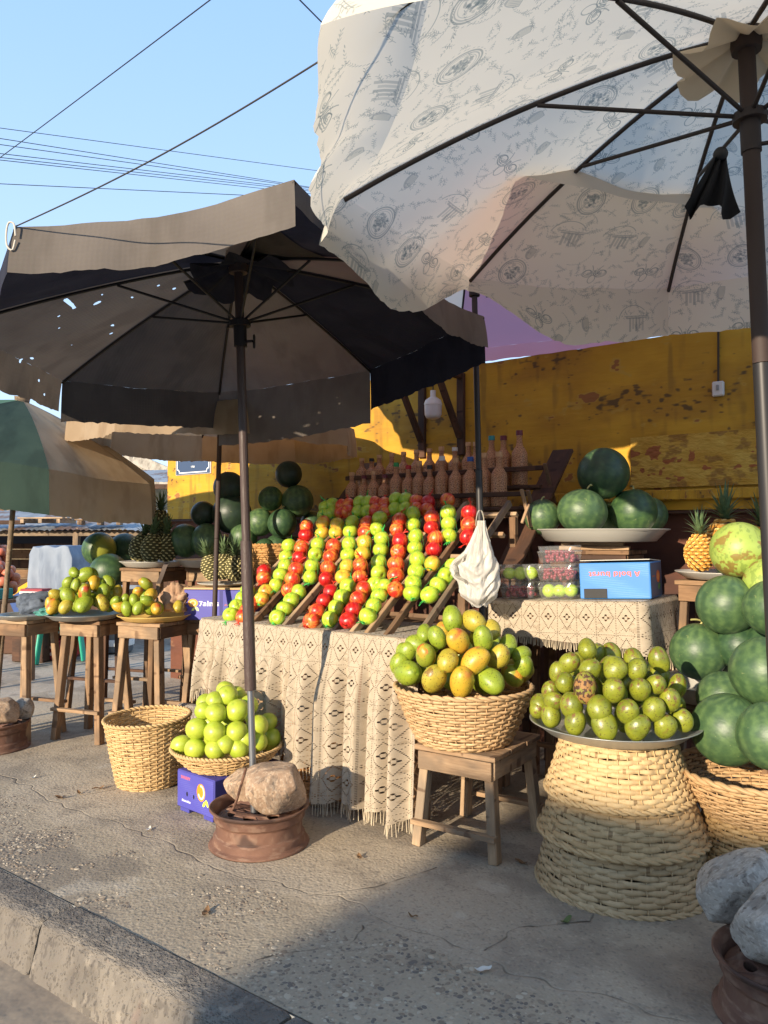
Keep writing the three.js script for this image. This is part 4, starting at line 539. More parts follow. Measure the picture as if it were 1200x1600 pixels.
// rack positions in metres: along the table, back from its front edge, height (first and last apple), count, kind
const SLEEVES = [[.136,-.049,.879,.092,.119,1.001,4,0],[.24,-.053,.876,.214,.031,.938,3,1],[.253,.068,.964,.235,.122,1.004,2,2],[.121,.21,1.068,.078,.256,1.107,2,1],[.481,-.039,.887,.469,.131,1.01,4,0],[.721,-.043,.884,.696,.131,1.02,4,1],[.829,-.023,.899,.812,.136,1.053,4,0],[.271,.168,1.037,.234,.269,1.139,3,0],[.14,.378,1.189,.126,.415,1.252,2,0],[.392,.14,1.016,.358,.229,1.129,3,1],[.251,.368,1.182,.233,.408,1.242,2,1],[.137,.548,1.313,.107,.586,1.37,2,1],[.46,.234,1.085,.441,.274,1.144,2,0],[.352,.398,1.204,.333,.438,1.264,2,0],[.253,.569,1.328,.231,.601,1.392,2,2],[.132,.723,1.44,.105,.764,1.495,2,0],[.587,.226,1.079,.562,.265,1.137,2,1],[.478,.387,1.196,.46,.429,1.254,2,1],[.359,.569,1.328,.331,.613,1.38,2,2],[.693,.243,1.092,.678,.288,1.149,2,2],[.594,.399,1.205,.573,.435,1.266,2,0],[.464,.578,1.335,.441,.618,1.393,2,0],[.185,.743,1.455,.15,.783,1.507,2,0],[.256,.741,1.454,.221,.786,1.501,2,1],[.307,.746,1.457,.272,.79,1.504,2,1],[.942,-.019,.901,.9,.147,1.043,4,1],[1.037,.012,.924,1.01,.187,1.058,4,0],[.801,.249,1.096,.778,.283,1.157,2,1],[.69,.411,1.214,.671,.447,1.276,2,2],[.575,.573,1.332,.554,.619,1.386,2,1],[.897,.28,1.118,.871,.319,1.176,2,0],[.795,.437,1.233,.776,.474,1.294,2,0],[.647,.6,1.351,.633,.637,1.413,2,0],[1.018,.267,1.109,.995,.304,1.168,2,1],[.917,.43,1.227,.902,.47,1.288,2,1],[.794,.594,1.346,.776,.637,1.403,2,1],[1.195,.164,1.034,1.166,.215,1.079,2,0],[1.126,.297,1.131,1.106,.332,1.194,2,0],[1.009,.46,1.249,.985,.495,1.309,2,0],[.878,.629,1.372,.855,.657,1.437,2,0],[1.186,.353,1.171,1.176,.375,1.187,1,2],[1.129,.452,1.243,1.114,.494,1.302,2,1],[1.017,.603,1.353,.998,.637,1.416,2,1],[1.165,.548,1.313,1.119,.611,1.439,3,0],[.979,.825,1.514,.974,.836,1.523,1,1],[1.283,.538,1.306,1.253,.609,1.433,3,1],[1.299,.158,1.03,1.322,.339,1.162,4,0],[.393,.747,1.458,.367,.784,1.517,2,0],[.459,.746,1.457,.432,.782,1.515,2,0],[.518,.756,1.464,.479,.799,1.51,2,1],[.598,.742,1.454,.562,.784,1.504,2,1],[.656,.763,1.469,.631,.797,1.53,2,0],[.726,.767,1.472,.7,.807,1.529,2,0],[.812,.759,1.466,.78,.805,1.515,2,1],[.895,.746,1.457,.869,.792,1.508,2,1],[.94,.202,1.062,.938,.206,1.065,1,0],[1.083,.179,1.045,1.081,.183,1.048,1,1]];
const BOTTLES_FRONT = [[.13,1.722],[.226,1.697],[.31,1.722],[.397,1.694],[.492,1.766],[.58,1.745],[.662,1.768],[.747,1.736],[.834,1.786],[.929,1.769],[1.025,1.771],[1.115,1.788],[1.212,1.789]], BOTTLES_BACK = [[.056,1.835],[.133,1.83],[.204,1.848],[.305,1.854],[.398,1.857],[.51,1.862],[.609,1.864],[.701,1.87],[.796,1.86],[.893,1.885],[.952,1.881],[1.054,1.913],[1.136,1.907],[1.247,1.929]];
// ---------------------------------------------------------------- main stall: table, cloth, sloping apple rack, bottle rack
const TO = [-0.915, 4.437], TF = (t, l, h = 0) => [TO[0] + U[0] * t + N[0] * l, h, TO[1] + U[1] * t + N[1] * l];
{
  const tb = thing('stall_table', 'wooden trestle table hidden under the crocheted cloth, carrying the apple rack', 'table', TF(0.7, 0.35), YAW);
  for (let k = 0; k < 5; k++) part('table_board', mv(cbox(1.46, 0.025, 0.172, 0.004), 0, 0.835, -0.35 + 0.175 * k), wBrown, tb);
  for (const x of [-0.68, 0.68]) for (const z of [-0.38, 0.38]) part('leg', beam(V(x, 0, z), V(x, 0.82, z), 0.06, 0.06), wBrown, tb);
  for (const z of [-0.38, 0.38]) part('rail', mv(cbox(1.3, 0.08, 0.03), 0, 0.775, z * 1.0), wBrown, tb);
  // cloth
  const X0 = -0.78, X1 = 0.735, Z0 = -0.1, Z1 = 0.435, path = []; const R = 0.05;
  path.push([X0, Z0 - 0.1, -1, 0]); path.push([X0, Z1 - R, -1, 0]); for (let k = 1; k < 6; k++) { const a = Math.PI + k / 6 * -Math.PI / 2; path.push([X0 + R + Math.cos(a) * R, Z1 - R + Math.sin(Math.PI - a + Math.PI) * -R * 1, Math.cos(a), -Math.sin(a) * -1]); }
  for (let k = 1; k < 6; k++) { const a = k / 6 * Math.PI / 2; path[1 + k] = [X0 + R - Math.cos(a) * R, Z1 - R + Math.sin(a) * R, -Math.cos(a), Math.sin(a)]; }
  path.push([X0 + R, Z1, 0, 1]); path.push([X1, Z1, 0, 1]);
  const L0 = (Z1 - R) - (Z0 - 0.1) + R * 1.57;
  tableCloth('crochet_cloth', 'long cream crocheted cloth with fringe hanging in folds from the apple table', TF(0.7, 0.35), YAW, { x0: X0, x1: X1, z0: Z0, z1: Z1, h: 0.85, path, fringe: 0.055, flare: 0.05,
    hem: p => { const q = p - L0; const left = 0.50 + 0.03 * Math.sin(q * 9), mid = 0.26, r = q < 0 ? 0.46 : q < 0.3 ? mix(0.46, 0.50, q / 0.3) : q < 0.62 ? mix(0.5, 0.26, sst(0.3, 0.58, q)) : q < 0.82 ? mix(0.26, 0.19, sst(0.62, 0.8, q)) : q < 0.93 ? mix(0.19, 0.12, sst(0.82, 0.93, q)) : 0.07; return r + 0.012 * Math.sin(q * 31); },
    fold: p => { const q = p - L0; return 0.036 * Math.sin(q * 37 + 2.2 * Math.sin(q * 5)) + 0.02 * Math.sin(q * 79 + 1.5 * Math.sin(q * 11)) + 0.05 * (n3(p * 6, 2, 2) - 0.5) + 0.05 * Math.exp(-Math.pow((q - 0.93) / 0.03, 2)) + 0.03; } });
  // rack: pairs of rails sloping up from the table's front edge
  const sl = Math.tan(36 * DEG), rk = thing('apple_rack', 'sloping slatted wooden rack holding netted apples', 'rack', TF(0.7, 0, 0), YAW), ry = l => 0.868 + sl * l, LX = t => t - 0.7;
  const railT = [0.08, 0.19, 0.30, 0.42, 0.535, 0.655, 0.77, 0.875, 0.985, 1.075, 1.19, 1.36];
  railT.forEach((t, i) => part('rail', beam(V(LX(t), ry(-0.09) + 0.004, 0.09), V(LX(t) + rr(-0.008, 0.008), ry(i === 10 ? 0.66 : 0.86), i === 10 ? -0.66 : -0.86), 0.024, 0.036, 0.003, V(1, 0, 0)), [wPale, wTan, wBrown, wGrey][i % 4], rk));
  for (const l of [-0.055, 0.14, 0.34, 0.52, 0.68, 0.83]) part('cross_slat', beam(V(LX(0.04), ry(l) - 0.045, -l), V(LX(1.42), ry(l) - 0.045, -l), 0.032, 0.022, 0.003, V(0, 0.6, 1)), [wPale, wTan, wBrown][Math.floor(rnd() * 3)], rk);
  for (const t of [0.06, 1.4]) for (const l of [0.30, 0.82]) part('post', beam(V(LX(t), 0.85, -l), V(LX(t), ry(l) - 0.05, -l), 0.04, 0.04), wBrown, rk);
  // bottle rack
  const bt = thing('bottle_rack', 'dark stepped wooden rack carrying bottles of groundnuts', 'rack', TF(0.7, 1.1, 0), YAW);
  for (const [l, h] of [[-0.10, 1.475], [0.10, 1.605]]) part('shelf', mv(cbox(1.42, 0.022, 0.16), 0, h - 0.011, -l), wDark, bt);
  for (const x of [-0.73, 0.73]) { part('side_board', beam(V(x, 1.12, 0.42), V(x, 1.82, -0.30), 0.13, 0.022, 0.003, V(1, 0, 0)), wDark, bt); part('leg', beam(V(x * 0.93, 0, 0.08), V(x * 0.93, 1.46, 0.08), 0.05, 0.05), wDark, bt); part('leg', beam(V(x * 0.93, 0, -0.20), V(x * 0.93, 1.59, -0.20), 0.05, 0.05), wDark, bt); }
  for (const [l, h] of [[-0.165, 1.545], [0.03, 1.70]]) part('guard_rail', beam(V(-0.73, h, -l), V(0.73, h, -l), 0.02, 0.028, 0.003, V(0, 0, 1)), wDark, bt);
  for (const [z, y] of [[0.16, 1.46], [-0.05, 1.62]]) { part('prop', beam(V(0.752, y + 0.10, z + 0.05), V(0.756, y - 0.12, z - 0.07), 0.022, 0.014, 0.002, V(1, 0, 0)), wBrown, bt); }
  part('prop', beam(V(0.76, 1.56, 0.30), V(0.775, 1.36, 0.22), 0.02, 0.012, 0.002, V(1, 0, 0)), wTan, bt); part('prop', beam(V(0.777, 1.48, 0.25), V(0.778, 1.38, 0.33), 0.016, 0.012, 0.002, V(1, 0, 0)), wTan, bt);
}
{ // netted apples
  const SL = SLEEVES;
  const netM = [std({ color: col(70, 190, 90), roughness: 0.5 }), std({ color: col(226, 60, 40), roughness: 0.5 })];
  const names = ['green', 'red', 'yellow and red'];
  SL.forEach(([t1, l1, h1, t2, l2, h2, n, c], i) => {
    const a = TF(t1, l1, h1), b = TF(t2, l2, h2), A = V(a[0], a[1], -a[2]), B = V(b[0], b[1], -b[2]), tier = l1 < 0.1 ? 'lowest tier' : l1 < 0.35 ? 'second tier' : l1 < 0.5 ? 'third tier' : l1 < 0.7 ? 'fourth tier' : 'top tier';
    const g = thing('apple_sleeve', n > 1 ? `net sleeve of ${['two', 'three', 'four'][n - 2]} ${names[c]} apples in the ${tier} of the slatted rack` : `single netted ${names[c]} apple in the ${tier} of the slatted rack`, 'apples', [a[0], a[1], a[2]], 0, 'netted apples on the slatted rack');
    const d = n > 1 ? B.clone().sub(A) : V(0.2, 0.6, -0.7).multiplyScalar(0.07), u = d.clone().normalize(), step = n > 1 ? d.length() / (n - 1) : 0, r = 0.0445;
    for (let k = 0; k < n; k++) { const m = part('apple', appleG, appleM[c === 1 && rnd() < 0.35 ? 3 : c], g); m.position.copy(u).multiplyScalar(step * k).add(V(rr(-0.002, 0.002), 0, rr(-0.002, 0.002))); m.scale.setScalar(r * rr(0.95, 1.03)); m.rotation.set(rr(0, 6), rr(0, 6), rr(0, 6)); }
    const s1 = V().crossVectors(u, V(0, 1, 0.1)).normalize(), s2 = V().crossVectors(u, s1), st = [], L = step * (n - 1);
    for (let q = 0; q < 9; q++) { const pts = [], dirn = q % 2 ? 1 : -1; for (let k = -3; k <= n * 4; k++) { const x = k / 4 * (n > 1 ? L / (n - 1 || 1) : 0.04) , e = (x < 0 ? Math.sqrt(Math.max(0, 1 - Math.pow(x / 0.045, 2))) : x > L ? Math.sqrt(Math.max(0, 1 - Math.pow((x - L) / 0.045, 2))) : 1), R = 0.0418 * e + 0.001, th = q / 9 * 6.283 + dirn * x * 9; pts.push(u.clone().multiplyScalar(x).addScaledVector(s1, Math.cos(th) * R).addScaledVector(s2, Math.sin(th) * R)); } st.push(new THREE.TubeGeometry(new THREE.CatmullRomCurve3(pts), n * 6 + 4, 0.00055, 3)); }
    const nt = part('net', mg(st), netM[c === 1 ? 1 : 0], g); nt.userData.kind = 'stuff';
    // knotted tail of the net
    for (const e of n > 2 ? [-1, 1] : [rnd() < 0.5 ? 1 : -1]) { const o = u.clone().multiplyScalar(e > 0 ? L + 0.040 : -0.042), q = V(rr(-0.6, 0.6), rr(-0.1, 0.5), rr(0.1, 0.7)).normalize().addScaledVector(u, e * 0.7).normalize(); part('knot', mg([mv(new THREE.IcosahedronGeometry(0.006, 1), o.x, o.y, o.z), ...[0, 1, 2].map(k => tube([o, o.clone().addScaledVector(q, 0.018).add(V(rr(-0.004, 0.004), 0.002, 0)), o.clone().addScaledVector(q, rr(0.03, 0.048)).add(V(rr(-0.016, 0.016), rr(-0.012, 0.008), rr(-0.01, 0.01)))], 0.0022, 8, 4))]), netM[c === 1 ? 1 : 0], g); }
  });
}
{ // bottles of roasted groundnuts
  const nutT = tex(256, 256, (u, v) => { const P = 22, n = P * P; let best = 9, id = 0; const x = u * P, y = v * P; for (let j = -1; j < 2; j++) for (let i = -1; i < 2; i++) { const cx = Math.floor(x) + i, cy = Math.floor(y) + j, hx = nz(((cx % P) + P) % P * 7.31 + 0.5, ((cy % P) + P) % P * 3.17 + 0.5), hy = nz2(((cx % P) + P) % P * 5.11 + 0.5, ((cy % P) + P) % P * 9.7 + 0.5), d = Math.hypot(x - cx - hx, (y - cy - hy) * 1.3); if (d < best) { best = d; id = hx; } } return lerp3(lerp3(rgb(216, 146, 104), rgb(238, 182, 138), id), rgb(124, 64, 44), sst(0.4, 0.8, best)); });
  const nutM = std({ map: nutT, roughness: 0.75, bumpMap: nutT, bumpScale: 0.003 }), glass = phys({ color: col(244, 248, 244), transmission: 1, roughness: 0.04, thickness: 0, ior: 1.3, specularIntensity: 0.5 });
  const caps = [['cork coloured', col(196, 150, 104)], ['green', col(40, 140, 70)], ['red', col(170, 34, 34)], ['black', col(30, 30, 32)], ['blue', col(44, 78, 150)], ['maroon', col(104, 34, 44)], ['teal', col(40, 130, 130)], ['white', col(210, 206, 196)]].map(([n, c]) => [n, std({ color: c, roughness: 0.45 })]);
  const mk = (H, R) => { const pr = [[0, 0], [0.85, 0], [1, 0.02], [1, 0.55], [0.96, 0.60], [0.7, 0.67], [0.42, 0.73], [0.36, 0.80], [0.36, 0.93]]; const L = k => new THREE.LatheGeometry(pr.map(([r, y]) => new THREE.Vector2(r * R * k, y * H + (k < 1 ? 0.0015 : 0))), 20); const f = L(0.95), uv = f.attributes.uv; for (let i = 0; i < uv.count; i++) uv.setXY(i, uv.getX(i) * R * 6.28 / 0.12, f.attributes.position.getY(i) / 0.12); return { glass: L(1), fill: f, cap: mv(new THREE.CylinderGeometry(R * 0.4, R * 0.42, H * 0.09, 14), 0, H * 0.965, 0) }; };
  const rows = [['front row', -0.1 + 1.1, 1.475, BOTTLES_FRONT, [0, 5, 0, 5, 1, 2, 0, 3, 7, 0, 4, 0, 0]], ['back row', 1.2, 1.605, BOTTLES_BACK, [0, 3, 0, 0, 0, 0, 0, 0, 7, 0, 0, 6, 5, 5]]];
  for (const [rn, l, base, list, cp] of rows) list.forEach(([t, top], i) => {
    const H = Math.max(0.2, top - base), big = t > 1.0 ? 1.25 : 1, R = Math.min(0.049, 0.044 * big), q = mk(H, R), [cn, cm] = caps[cp[i]];
    const g = thing('groundnut_bottle', `clear bottle of roasted groundnuts with ${cn} top in the ${rn} of the rack`, 'bottle', TF(t, l + rr(-0.008, 0.008), base + 0.001), 0, 'groundnut bottles on the stepped rack'); part('glass', q.glass, glass, g); part('groundnuts', q.fill, nutM, g); part('stopper', q.cap, cm, g);
  });
}
{ // plastic bag hanging at the end of the apple rack
  const bm = phys({ color: col(226, 222, 214), roughness: 0.5, transmission: 0.5, thickness: 0, clearcoat: 0.2 }), g = thing('plastic_bag', 'white plastic carrier bag hanging from the end of the apple rack', 'bag', [0.447, 0.985, 3.72], 20);
  part('body', surf(140, 80, (u, b) => { const a = u * Math.PI * 2, y = 0.40 * b, s = sst(0, 0.12, b), up = sst(0.45, 1, b), w = mix(0.078 * (0.45 + 0.55 * s), 0.016, Math.pow(up, 0.9)) + 0.028 * Math.exp(-Math.pow((b - 0.42) / 0.13, 2)), dd = mix(0.058 * (0.4 + 0.6 * s), 0.012, up), cr = 1 - Math.abs(2 * nz(Math.cos(a) * 3 + 9, b * 9 + Math.sin(a) * 3 + 20) - 1), cr2 = 1 - Math.abs(2 * nz2(Math.cos(a) * 7 + 19, b * 15 + Math.sin(a) * 7 + 20) - 1), pl = 1 + (0.17 * up + 0.05) * Math.sin(a * 9 + 4 * n3(u * 5, b * 2, 2)) + 0.10 * up * Math.sin(a * 21 + b * 2) + 0.34 * (n3(Math.cos(a) * 2 + 3, b * 4, Math.sin(a) * 2) - 0.5) + (0.26 * (cr - 0.5) + 0.13 * (cr2 - 0.5)) * (1 - 0.6 * up); return [Math.cos(a) * w * pl + 0.012 * up - 0.022 * Math.exp(-Math.pow((b - 0.42) / 0.12, 2)), y + 0.008 * Math.sin(a * 3) * (1 - up), Math.sin(a) * dd * pl]; }), bm, g);
  part('handle', surf(10, 24, (u, b) => { const a = Math.PI * b; return [0.006 + Math.cos(a) * 0.02 + (u - 0.5) * 0.012, 0.375 + Math.sin(a) * 0.075, (u - 0.5) * 0.022 * (0.5 + Math.abs(Math.cos(a)))]; }), bm, g);
  part('loose_handle', surf(14, 30, (u, b) => { const a = b * Math.PI, w = (u - 0.5) * (0.05 + 0.03 * Math.sin(a)); return [-0.055 - Math.sin(a) * 0.045 + 0.01 * Math.sin(b * 15), 0.235 - b * 0.12 + 0.012 * Math.sin(u * 8 + b * 6), 0.055 + w + 0.016 * Math.sin(b * 11 + u * 3)]; }), bm, g);
}
// ---------------------------------------------------------------- second table with grapes
const T2 = { c: [0.84, 3.79], yaw: 37, w: 0.8, d: 0.5, h: 1.0, tilt: 2.2 };
const T2F = (x, z, dy = 0) => { const a = T2.yaw * DEG, cx = T2.c[0] + Math.sin(a) * T2.d / 2, cd = T2.c[1] + Math.cos(a) * T2.d / 2; return [cx + Math.cos(a) * x - Math.sin(a) * z, T2.h + 0.006 + x * Math.tan(T2.tilt * DEG) + dy, cd - Math.sin(a) * x - Math.cos(a) * z]; };
{
  const tb = stool('side_table', 'tall wooden table under the short fringed crochet cloth', [...T2F(0, 0)].map((v, i) => i === 1 ? 0 : v), 37, { w: 0.72, d: 0.44, h: 0.975, m: wBrown, boards: 4, cat: 'table', splay: 0.02, rail: 0.3, apron: 0.09 });
  const X0 = -0.4, X1 = 0.4, Z0 = -0.25, Z1 = 0.25, R = 0.03, path = []; const cs = [[X0, Z0, -1, -1], [X0, Z1, -1, 1], [X1, Z1, 1, 1], [X1, Z0, 1, -1]];
  const arc = (cx, cz, a0, a1) => { for (let k = 0; k <= 6; k++) { const a = mix(a0, a1, k / 6); path.push([cx + Math.cos(a) * R, cz + Math.sin(a) * R, Math.cos(a), Math.sin(a)]); } };
  path.push([X0, Z0 + R, -1, 0]); path.push([X0, Z1 - R, -1, 0]); arc(X0 + R, Z1 - R, Math.PI, Math.PI / 2); arc(X1 - R, Z1 - R, Math.PI / 2, 0); path.push([X1, Z0 + R, 1, 0]);
  const a1 = Z1 - Z0 - 2 * R + R * 1.57, a2 = a1 + X1 - X0 - 2 * R;
  const q = tableCloth('fringed_cloth', 'short cream crochet cloth with diamond motifs under the grape boxes', [...T2F(0, 0)].map((v, i) => i === 1 ? 0 : v), 37, { x0: X0, x1: X1, z0: Z0, z1: Z1, h: T2.h, path, fringe: 0.04, flare: 0.03, hem: p => p < a1 ? 0.80 : p < a2 ? mix(0.83, 0.79, sst(a1, a2, p)) : mix(0.76, 0.70, sst(a2, a2 + 0.2, p)), fold: p => 0.012 * Math.sin(p * 17) * (p > a2 ? 2.0 : 0.8) + 0.01 * (n3(p * 9, 1, 1) - 0.5) });
  q.rotation.order = 'YXZ'; q.rotation.z = T2.tilt * DEG; q.position.x += 0.02 * 0;
  q.position.x += Math.sin(T2.tilt * DEG) * T2.h * Math.cos(37 * DEG); q.position.z += Math.sin(T2.tilt * DEG) * T2.h * Math.sin(37 * DEG);
}
{ // clamshell boxes of grapes and green apples, the blue carton
  const clear = phys({ color: col(250, 252, 252), transmission: 0.93, roughness: 0.14, thickness: 0, ior: 1.4 }), gm = [[col(138, 44, 62), 'red'], [col(96, 38, 56), 'dark']].map(([c]) => phys({ color: c, roughness: 0.35, clearcoat: 0.3 }));
  const shell = (w, h, d, up) => surf(72, 8, (u, b) => { const a = u * Math.PI * 2, c = Math.cos(a), s = Math.sin(a), k = Math.pow(Math.pow(Math.abs(c), 7) + Math.pow(Math.abs(s), 7), -1 / 7), prof = b < 0.5 ? b * 2 : 1, y = b < 0.5 ? 0 : (b - 0.5) * 2 * h, tp = up ? 1 - 0.10 * (y / h) : 0.9 + 0.10 * (y / h), ribs = b > 0.5 ? 1 + 0.012 * Math.sin(a * 24) : 1, yy = up ? y * (b < 0.5 ? 0 : 1) : y; return [c * k * w / 2 * prof * tp * ribs, up ? h - (b < 0.5 ? 0 : (1 - (1 - (b - 0.5) * 2)) * h) : y, s * k * d / 2 * prof * (up ? (b < 0.5 ? 0.9 : 0.9 + 0.1 * (b - 0.5) * 2) : tp) * ribs]; });
  const rim = (w, d) => { const pts = []; for (let i = 0; i <= 40; i++) { const a = i / 40 * Math.PI * 2, c = Math.cos(a), s = Math.sin(a), k = Math.pow(Math.pow(Math.abs(c), 7) + Math.pow(Math.abs(s), 7), -1 / 7); pts.push(V(c * k * w / 2, 0, s * k * d / 2)); } return new THREE.TubeGeometry(new THREE.CatmullRomCurve3(pts, true), 80, 0.0028, 5); };
  const grapeG = new THREE.IcosahedronGeometry(1, 1);
  const punnet = (label, x, z, dy, kind, w = 0.19, hb = 0.055, hl = 0.025) => {
    const g = thing('clamshell_box', label, 'fruit box', T2F(x, z, dy), 34 + rr(-3, 3), 'clamshell fruit boxes on the fringed cloth'); g.rotation.order = 'YXZ'; g.rotation.z = T2.tilt * DEG; const d = 0.12;
    part('tray', shell(w, hb, d, false), clear, g); const ld = part('lid', mv(shell(w * 1.0, hl, d, true), 0, hb + 0.004, 0), clear, g); const rm = part('rim', mv(rim(w * 1.02, d * 1.03), 0, hb + 0.001, 0), clear, g);
    if (kind === 'apple') { const n = 3; for (let k = 0; k < n; k++) { const m = part('apple', appleG, appleM[0], g); m.position.set((k - 1) * w * 0.30, 0.037, rr(-0.006, 0.008)); m.scale.setScalar(0.034); m.rotation.set(rr(0, 6), rr(0, 6), 0); } }
    else { const G = []; for (let k = 0; k < 120; k++) { const r = rr(0.0075, 0.0095), q = grapeG.clone(); q.scale(r, r * 1.12, r); G.push(mv(q, rr(-0.5, 0.5) * (w * 0.86 - 0.02), 0.009 + rr(0, 1) * (hb - 0.008), rr(-0.5, 0.5) * (d * 0.86 - 0.02))); } const gp = part('grapes', mg(G), gm[kind === 'red' ? 0 : 1], g); gp.userData.kind = 'stuff'; }
  };
  punnet('clamshell box of red grapes under the box of three green apples', -0.245, 0.165, 0.002, 'red'); punnet('clamshell box of green apples under two boxes of grapes', -0.035, 0.16, 0.002, 'apple');
  punnet('clamshell box of green apples on top of a box of red grapes', -0.25, 0.16, 0.089, 'apple'); punnet('clamshell box of red grapes between green apples below and grapes above', -0.04, 0.155, 0.089, 'red', 0.20);
  punnet('topmost clamshell box of pinkish grapes beneath the enamel tray of watermelons', -0.05, 0.125, 0.176, 'red', 0.20); punnet('empty-fronted clamshell box of dark grapes standing behind the others', -0.26, 0.02, 0.002, 'dark'); punnet('clamshell box of dark grapes stacked behind the green apples', -0.26, 0.02, 0.089, 'dark', 0.19, 0.05);
  const bx = thing('blue_carton', 'bright blue fruit carton lying upside down on the fringed cloth', 'carton', T2F(0.225, 0.03, 0.002), 30); bx.rotation.order = 'YXZ'; bx.rotation.z = T2.tilt * DEG;
  const blueT = canvasTex(512, 320, (c, w, h) => { c.fillStyle = '#3f7ec6'; c.fillRect(0, 0, w, h); for (let i = 0; i < 400; i++) { c.fillStyle = `rgba(${140 + (i * 37) % 60},${180 + (i * 13) % 40},230,0.06)`; c.fillRect((i * 97) % w, (i * 61) % h, 40 + (i * 7) % 80, 3 + i % 5); } c.save(); c.translate(w * 0.5, h * 0.28); c.rotate(Math.PI); c.fillStyle = '#f0624a'; c.font = 'bold 66px sans-serif'; c.textAlign = 'center'; c.fillText('A bold burst', 0, 18, 470); c.restore(); });
  const sideT = canvasTex(256, 320, (c, w, h) => { c.fillStyle = '#4a5a78'; c.fillRect(0, 0, w, h); c.fillStyle = '#d8682c'; c.beginPath(); c.ellipse(w * 0.66, h * 0.42, 44, 60, 0, 0, 7); c.fill(); c.fillStyle = '#e8a05a'; c.beginPath(); c.ellipse(w * 0.66, h * 0.42, 22, 36, 0, 0, 7); c.fill(); c.fillStyle = '#4f9a4a'; c.beginPath(); c.ellipse(w * 0.72, h * 0.72, 22, 34, 0.6, 0, 7); c.fill(); c.fillStyle = '#b05a3c'; c.fillRect(30, 120, 70, 10); });
  const bw = 0.33, bh = 0.17, bd = 0.26, card = std({ color: col(70, 136, 204), roughness: 0.6 });
  part('carton_body', mv(cbox(bw, bh, bd, 0.004), 0, bh / 2, 0), card, bx); part('front_print', mv(new THREE.PlaneGeometry(bw - 0.012, bh - 0.012), 0, bh / 2, bd / 2 + 0.0015), std({ map: blueT, roughness: 0.55 }), bx); part('side_print', mv(new THREE.PlaneGeometry(bd - 0.012, bh - 0.012), bw / 2 + 0.0015, bh / 2, 0, 0, Math.PI / 2, 0), std({ map: sideT, roughness: 0.55 }), bx);
  part('flap', mv(cbox(bw - 0.004, 0.004, bd, 0.001), 0, bh + 0.006, -0.01, -0.05, 0, 0), std({ color: col(196, 190, 176), roughness: 0.7 }), bx); part('hand_hole', mv(cbox(0.11, 0.045, 0.003, 0.001), -0.09, 0.026, bd / 2 + 0.003), M.black, bx);
}
// fruit positions in metres: right, up, away, radius
const HEAPS = { mango: [[.3,.947,3.477,.048],[.393,.941,3.467,.047],[.471,.902,3.453,.043],[.176,.885,3.479,.036],[.225,.885,3.347,.045],[.309,.878,3.297,.05],[.416,.881,3.325,.046],[.537,.837,3.435,.043],[.103,.806,3.471,.044],[.175,.811,3.318,.05],[.262,.802,3.253,.049],[.372,.803,3.247,.056],[.483,.807,3.312,.046],[.594,.8,3.418,.043],[.067,.757,3.464,.047],[.104,.723,3.412,.061],[.206,.727,3.258,.055],[.317,.723,3.221,.058],[.438,.722,3.248,.053],[.557,.711,3.415,.046],[.6,.752,3.411,.046]],
 olive: [[.78,.878,3.035,.044],[.706,.83,3.021,.043],[.757,.823,2.912,.043],[.67,.793,3.032,.033],[.673,.768,2.955,.037],[.729,.764,2.876,.048],[.84,.832,2.876,.047],[.917,.831,2.872,.037],[.976,.781,2.846,.037],[.911,.77,2.82,.042],[.819,.765,2.825,.045],[.634,.724,3.018,.036],[.636,.697,2.97,.039],[.682,.697,2.886,.046],[.765,.703,2.819,.048],[.857,.699,2.79,.047],[.952,.704,2.799,.044],[1.023,.726,2.839,.042],[.607,.655,3.11,.037],[.602,.623,3.103,.036],[.626,.622,2.974,.043],[.689,.619,2.864,.044],[.778,.628,2.802,.049],[.886,.63,2.78,.048],[.993,.642,2.803,.045],[1.074,.652,2.859,.042]],
 plateOne: [[-2.005,1.073,5.109,.035],[-1.942,1.057,5.134,.05],[-2.038,1.003,5.095,.042],[-1.958,.993,5.026,.038],[-1.878,1.005,5.117,.045],[-1.804,1.007,5.181,.041],[-1.89,.953,4.992,.046],[-1.807,.948,5.091,.048],[-1.755,.947,5.194,.039],[-2.1,.933,5.065,.041],[-1.989,.935,4.969,.047],[-2.126,.871,5.05,.042],[-2.087,.862,4.995,.043],[-1.989,.869,4.94,.043],[-1.883,.883,4.953,.052],[-1.794,.884,5.03,.045]],
 plateTwo: [[-1.525,1.014,5.062,.044],[-1.571,.961,5.045,.036],[-1.643,.925,5.017,.028],[-1.565,.919,4.953,.035],[-1.465,.952,4.969,.042],[-1.693,.91,4.996,.034],[-1.666,.875,5.002,.044],[-1.606,.867,4.941,.04],[-1.52,.876,4.891,.037],[-1.469,.918,4.917,.041],[-1.409,.873,4.893,.038],[-1.301,.874,5.008,.039],[-1.254,.876,5.121,.031]],
 limes: [[-.752,.536,3.808,.048],[-.805,.517,3.781,.032],[-.852,.475,3.76,.042],[-.789,.472,3.729,.047],[-.693,.479,3.753,.05],[-.649,.49,3.818,.041],[-.877,.398,3.726,.053],[-.785,.392,3.687,.05],[-.687,.391,3.704,.05],[-.604,.398,3.788,.049],[-.571,.388,3.912,.042],[-.971,.299,3.819,.049],[-.88,.31,3.706,.049],[-.778,.317,3.671,.048],[-.676,.317,3.692,.047],[-.734,.34,3.676,.037],[-.648,.354,3.716,.038],[-.553,.312,3.903,.044],[-.6,.329,3.763,.045]] };
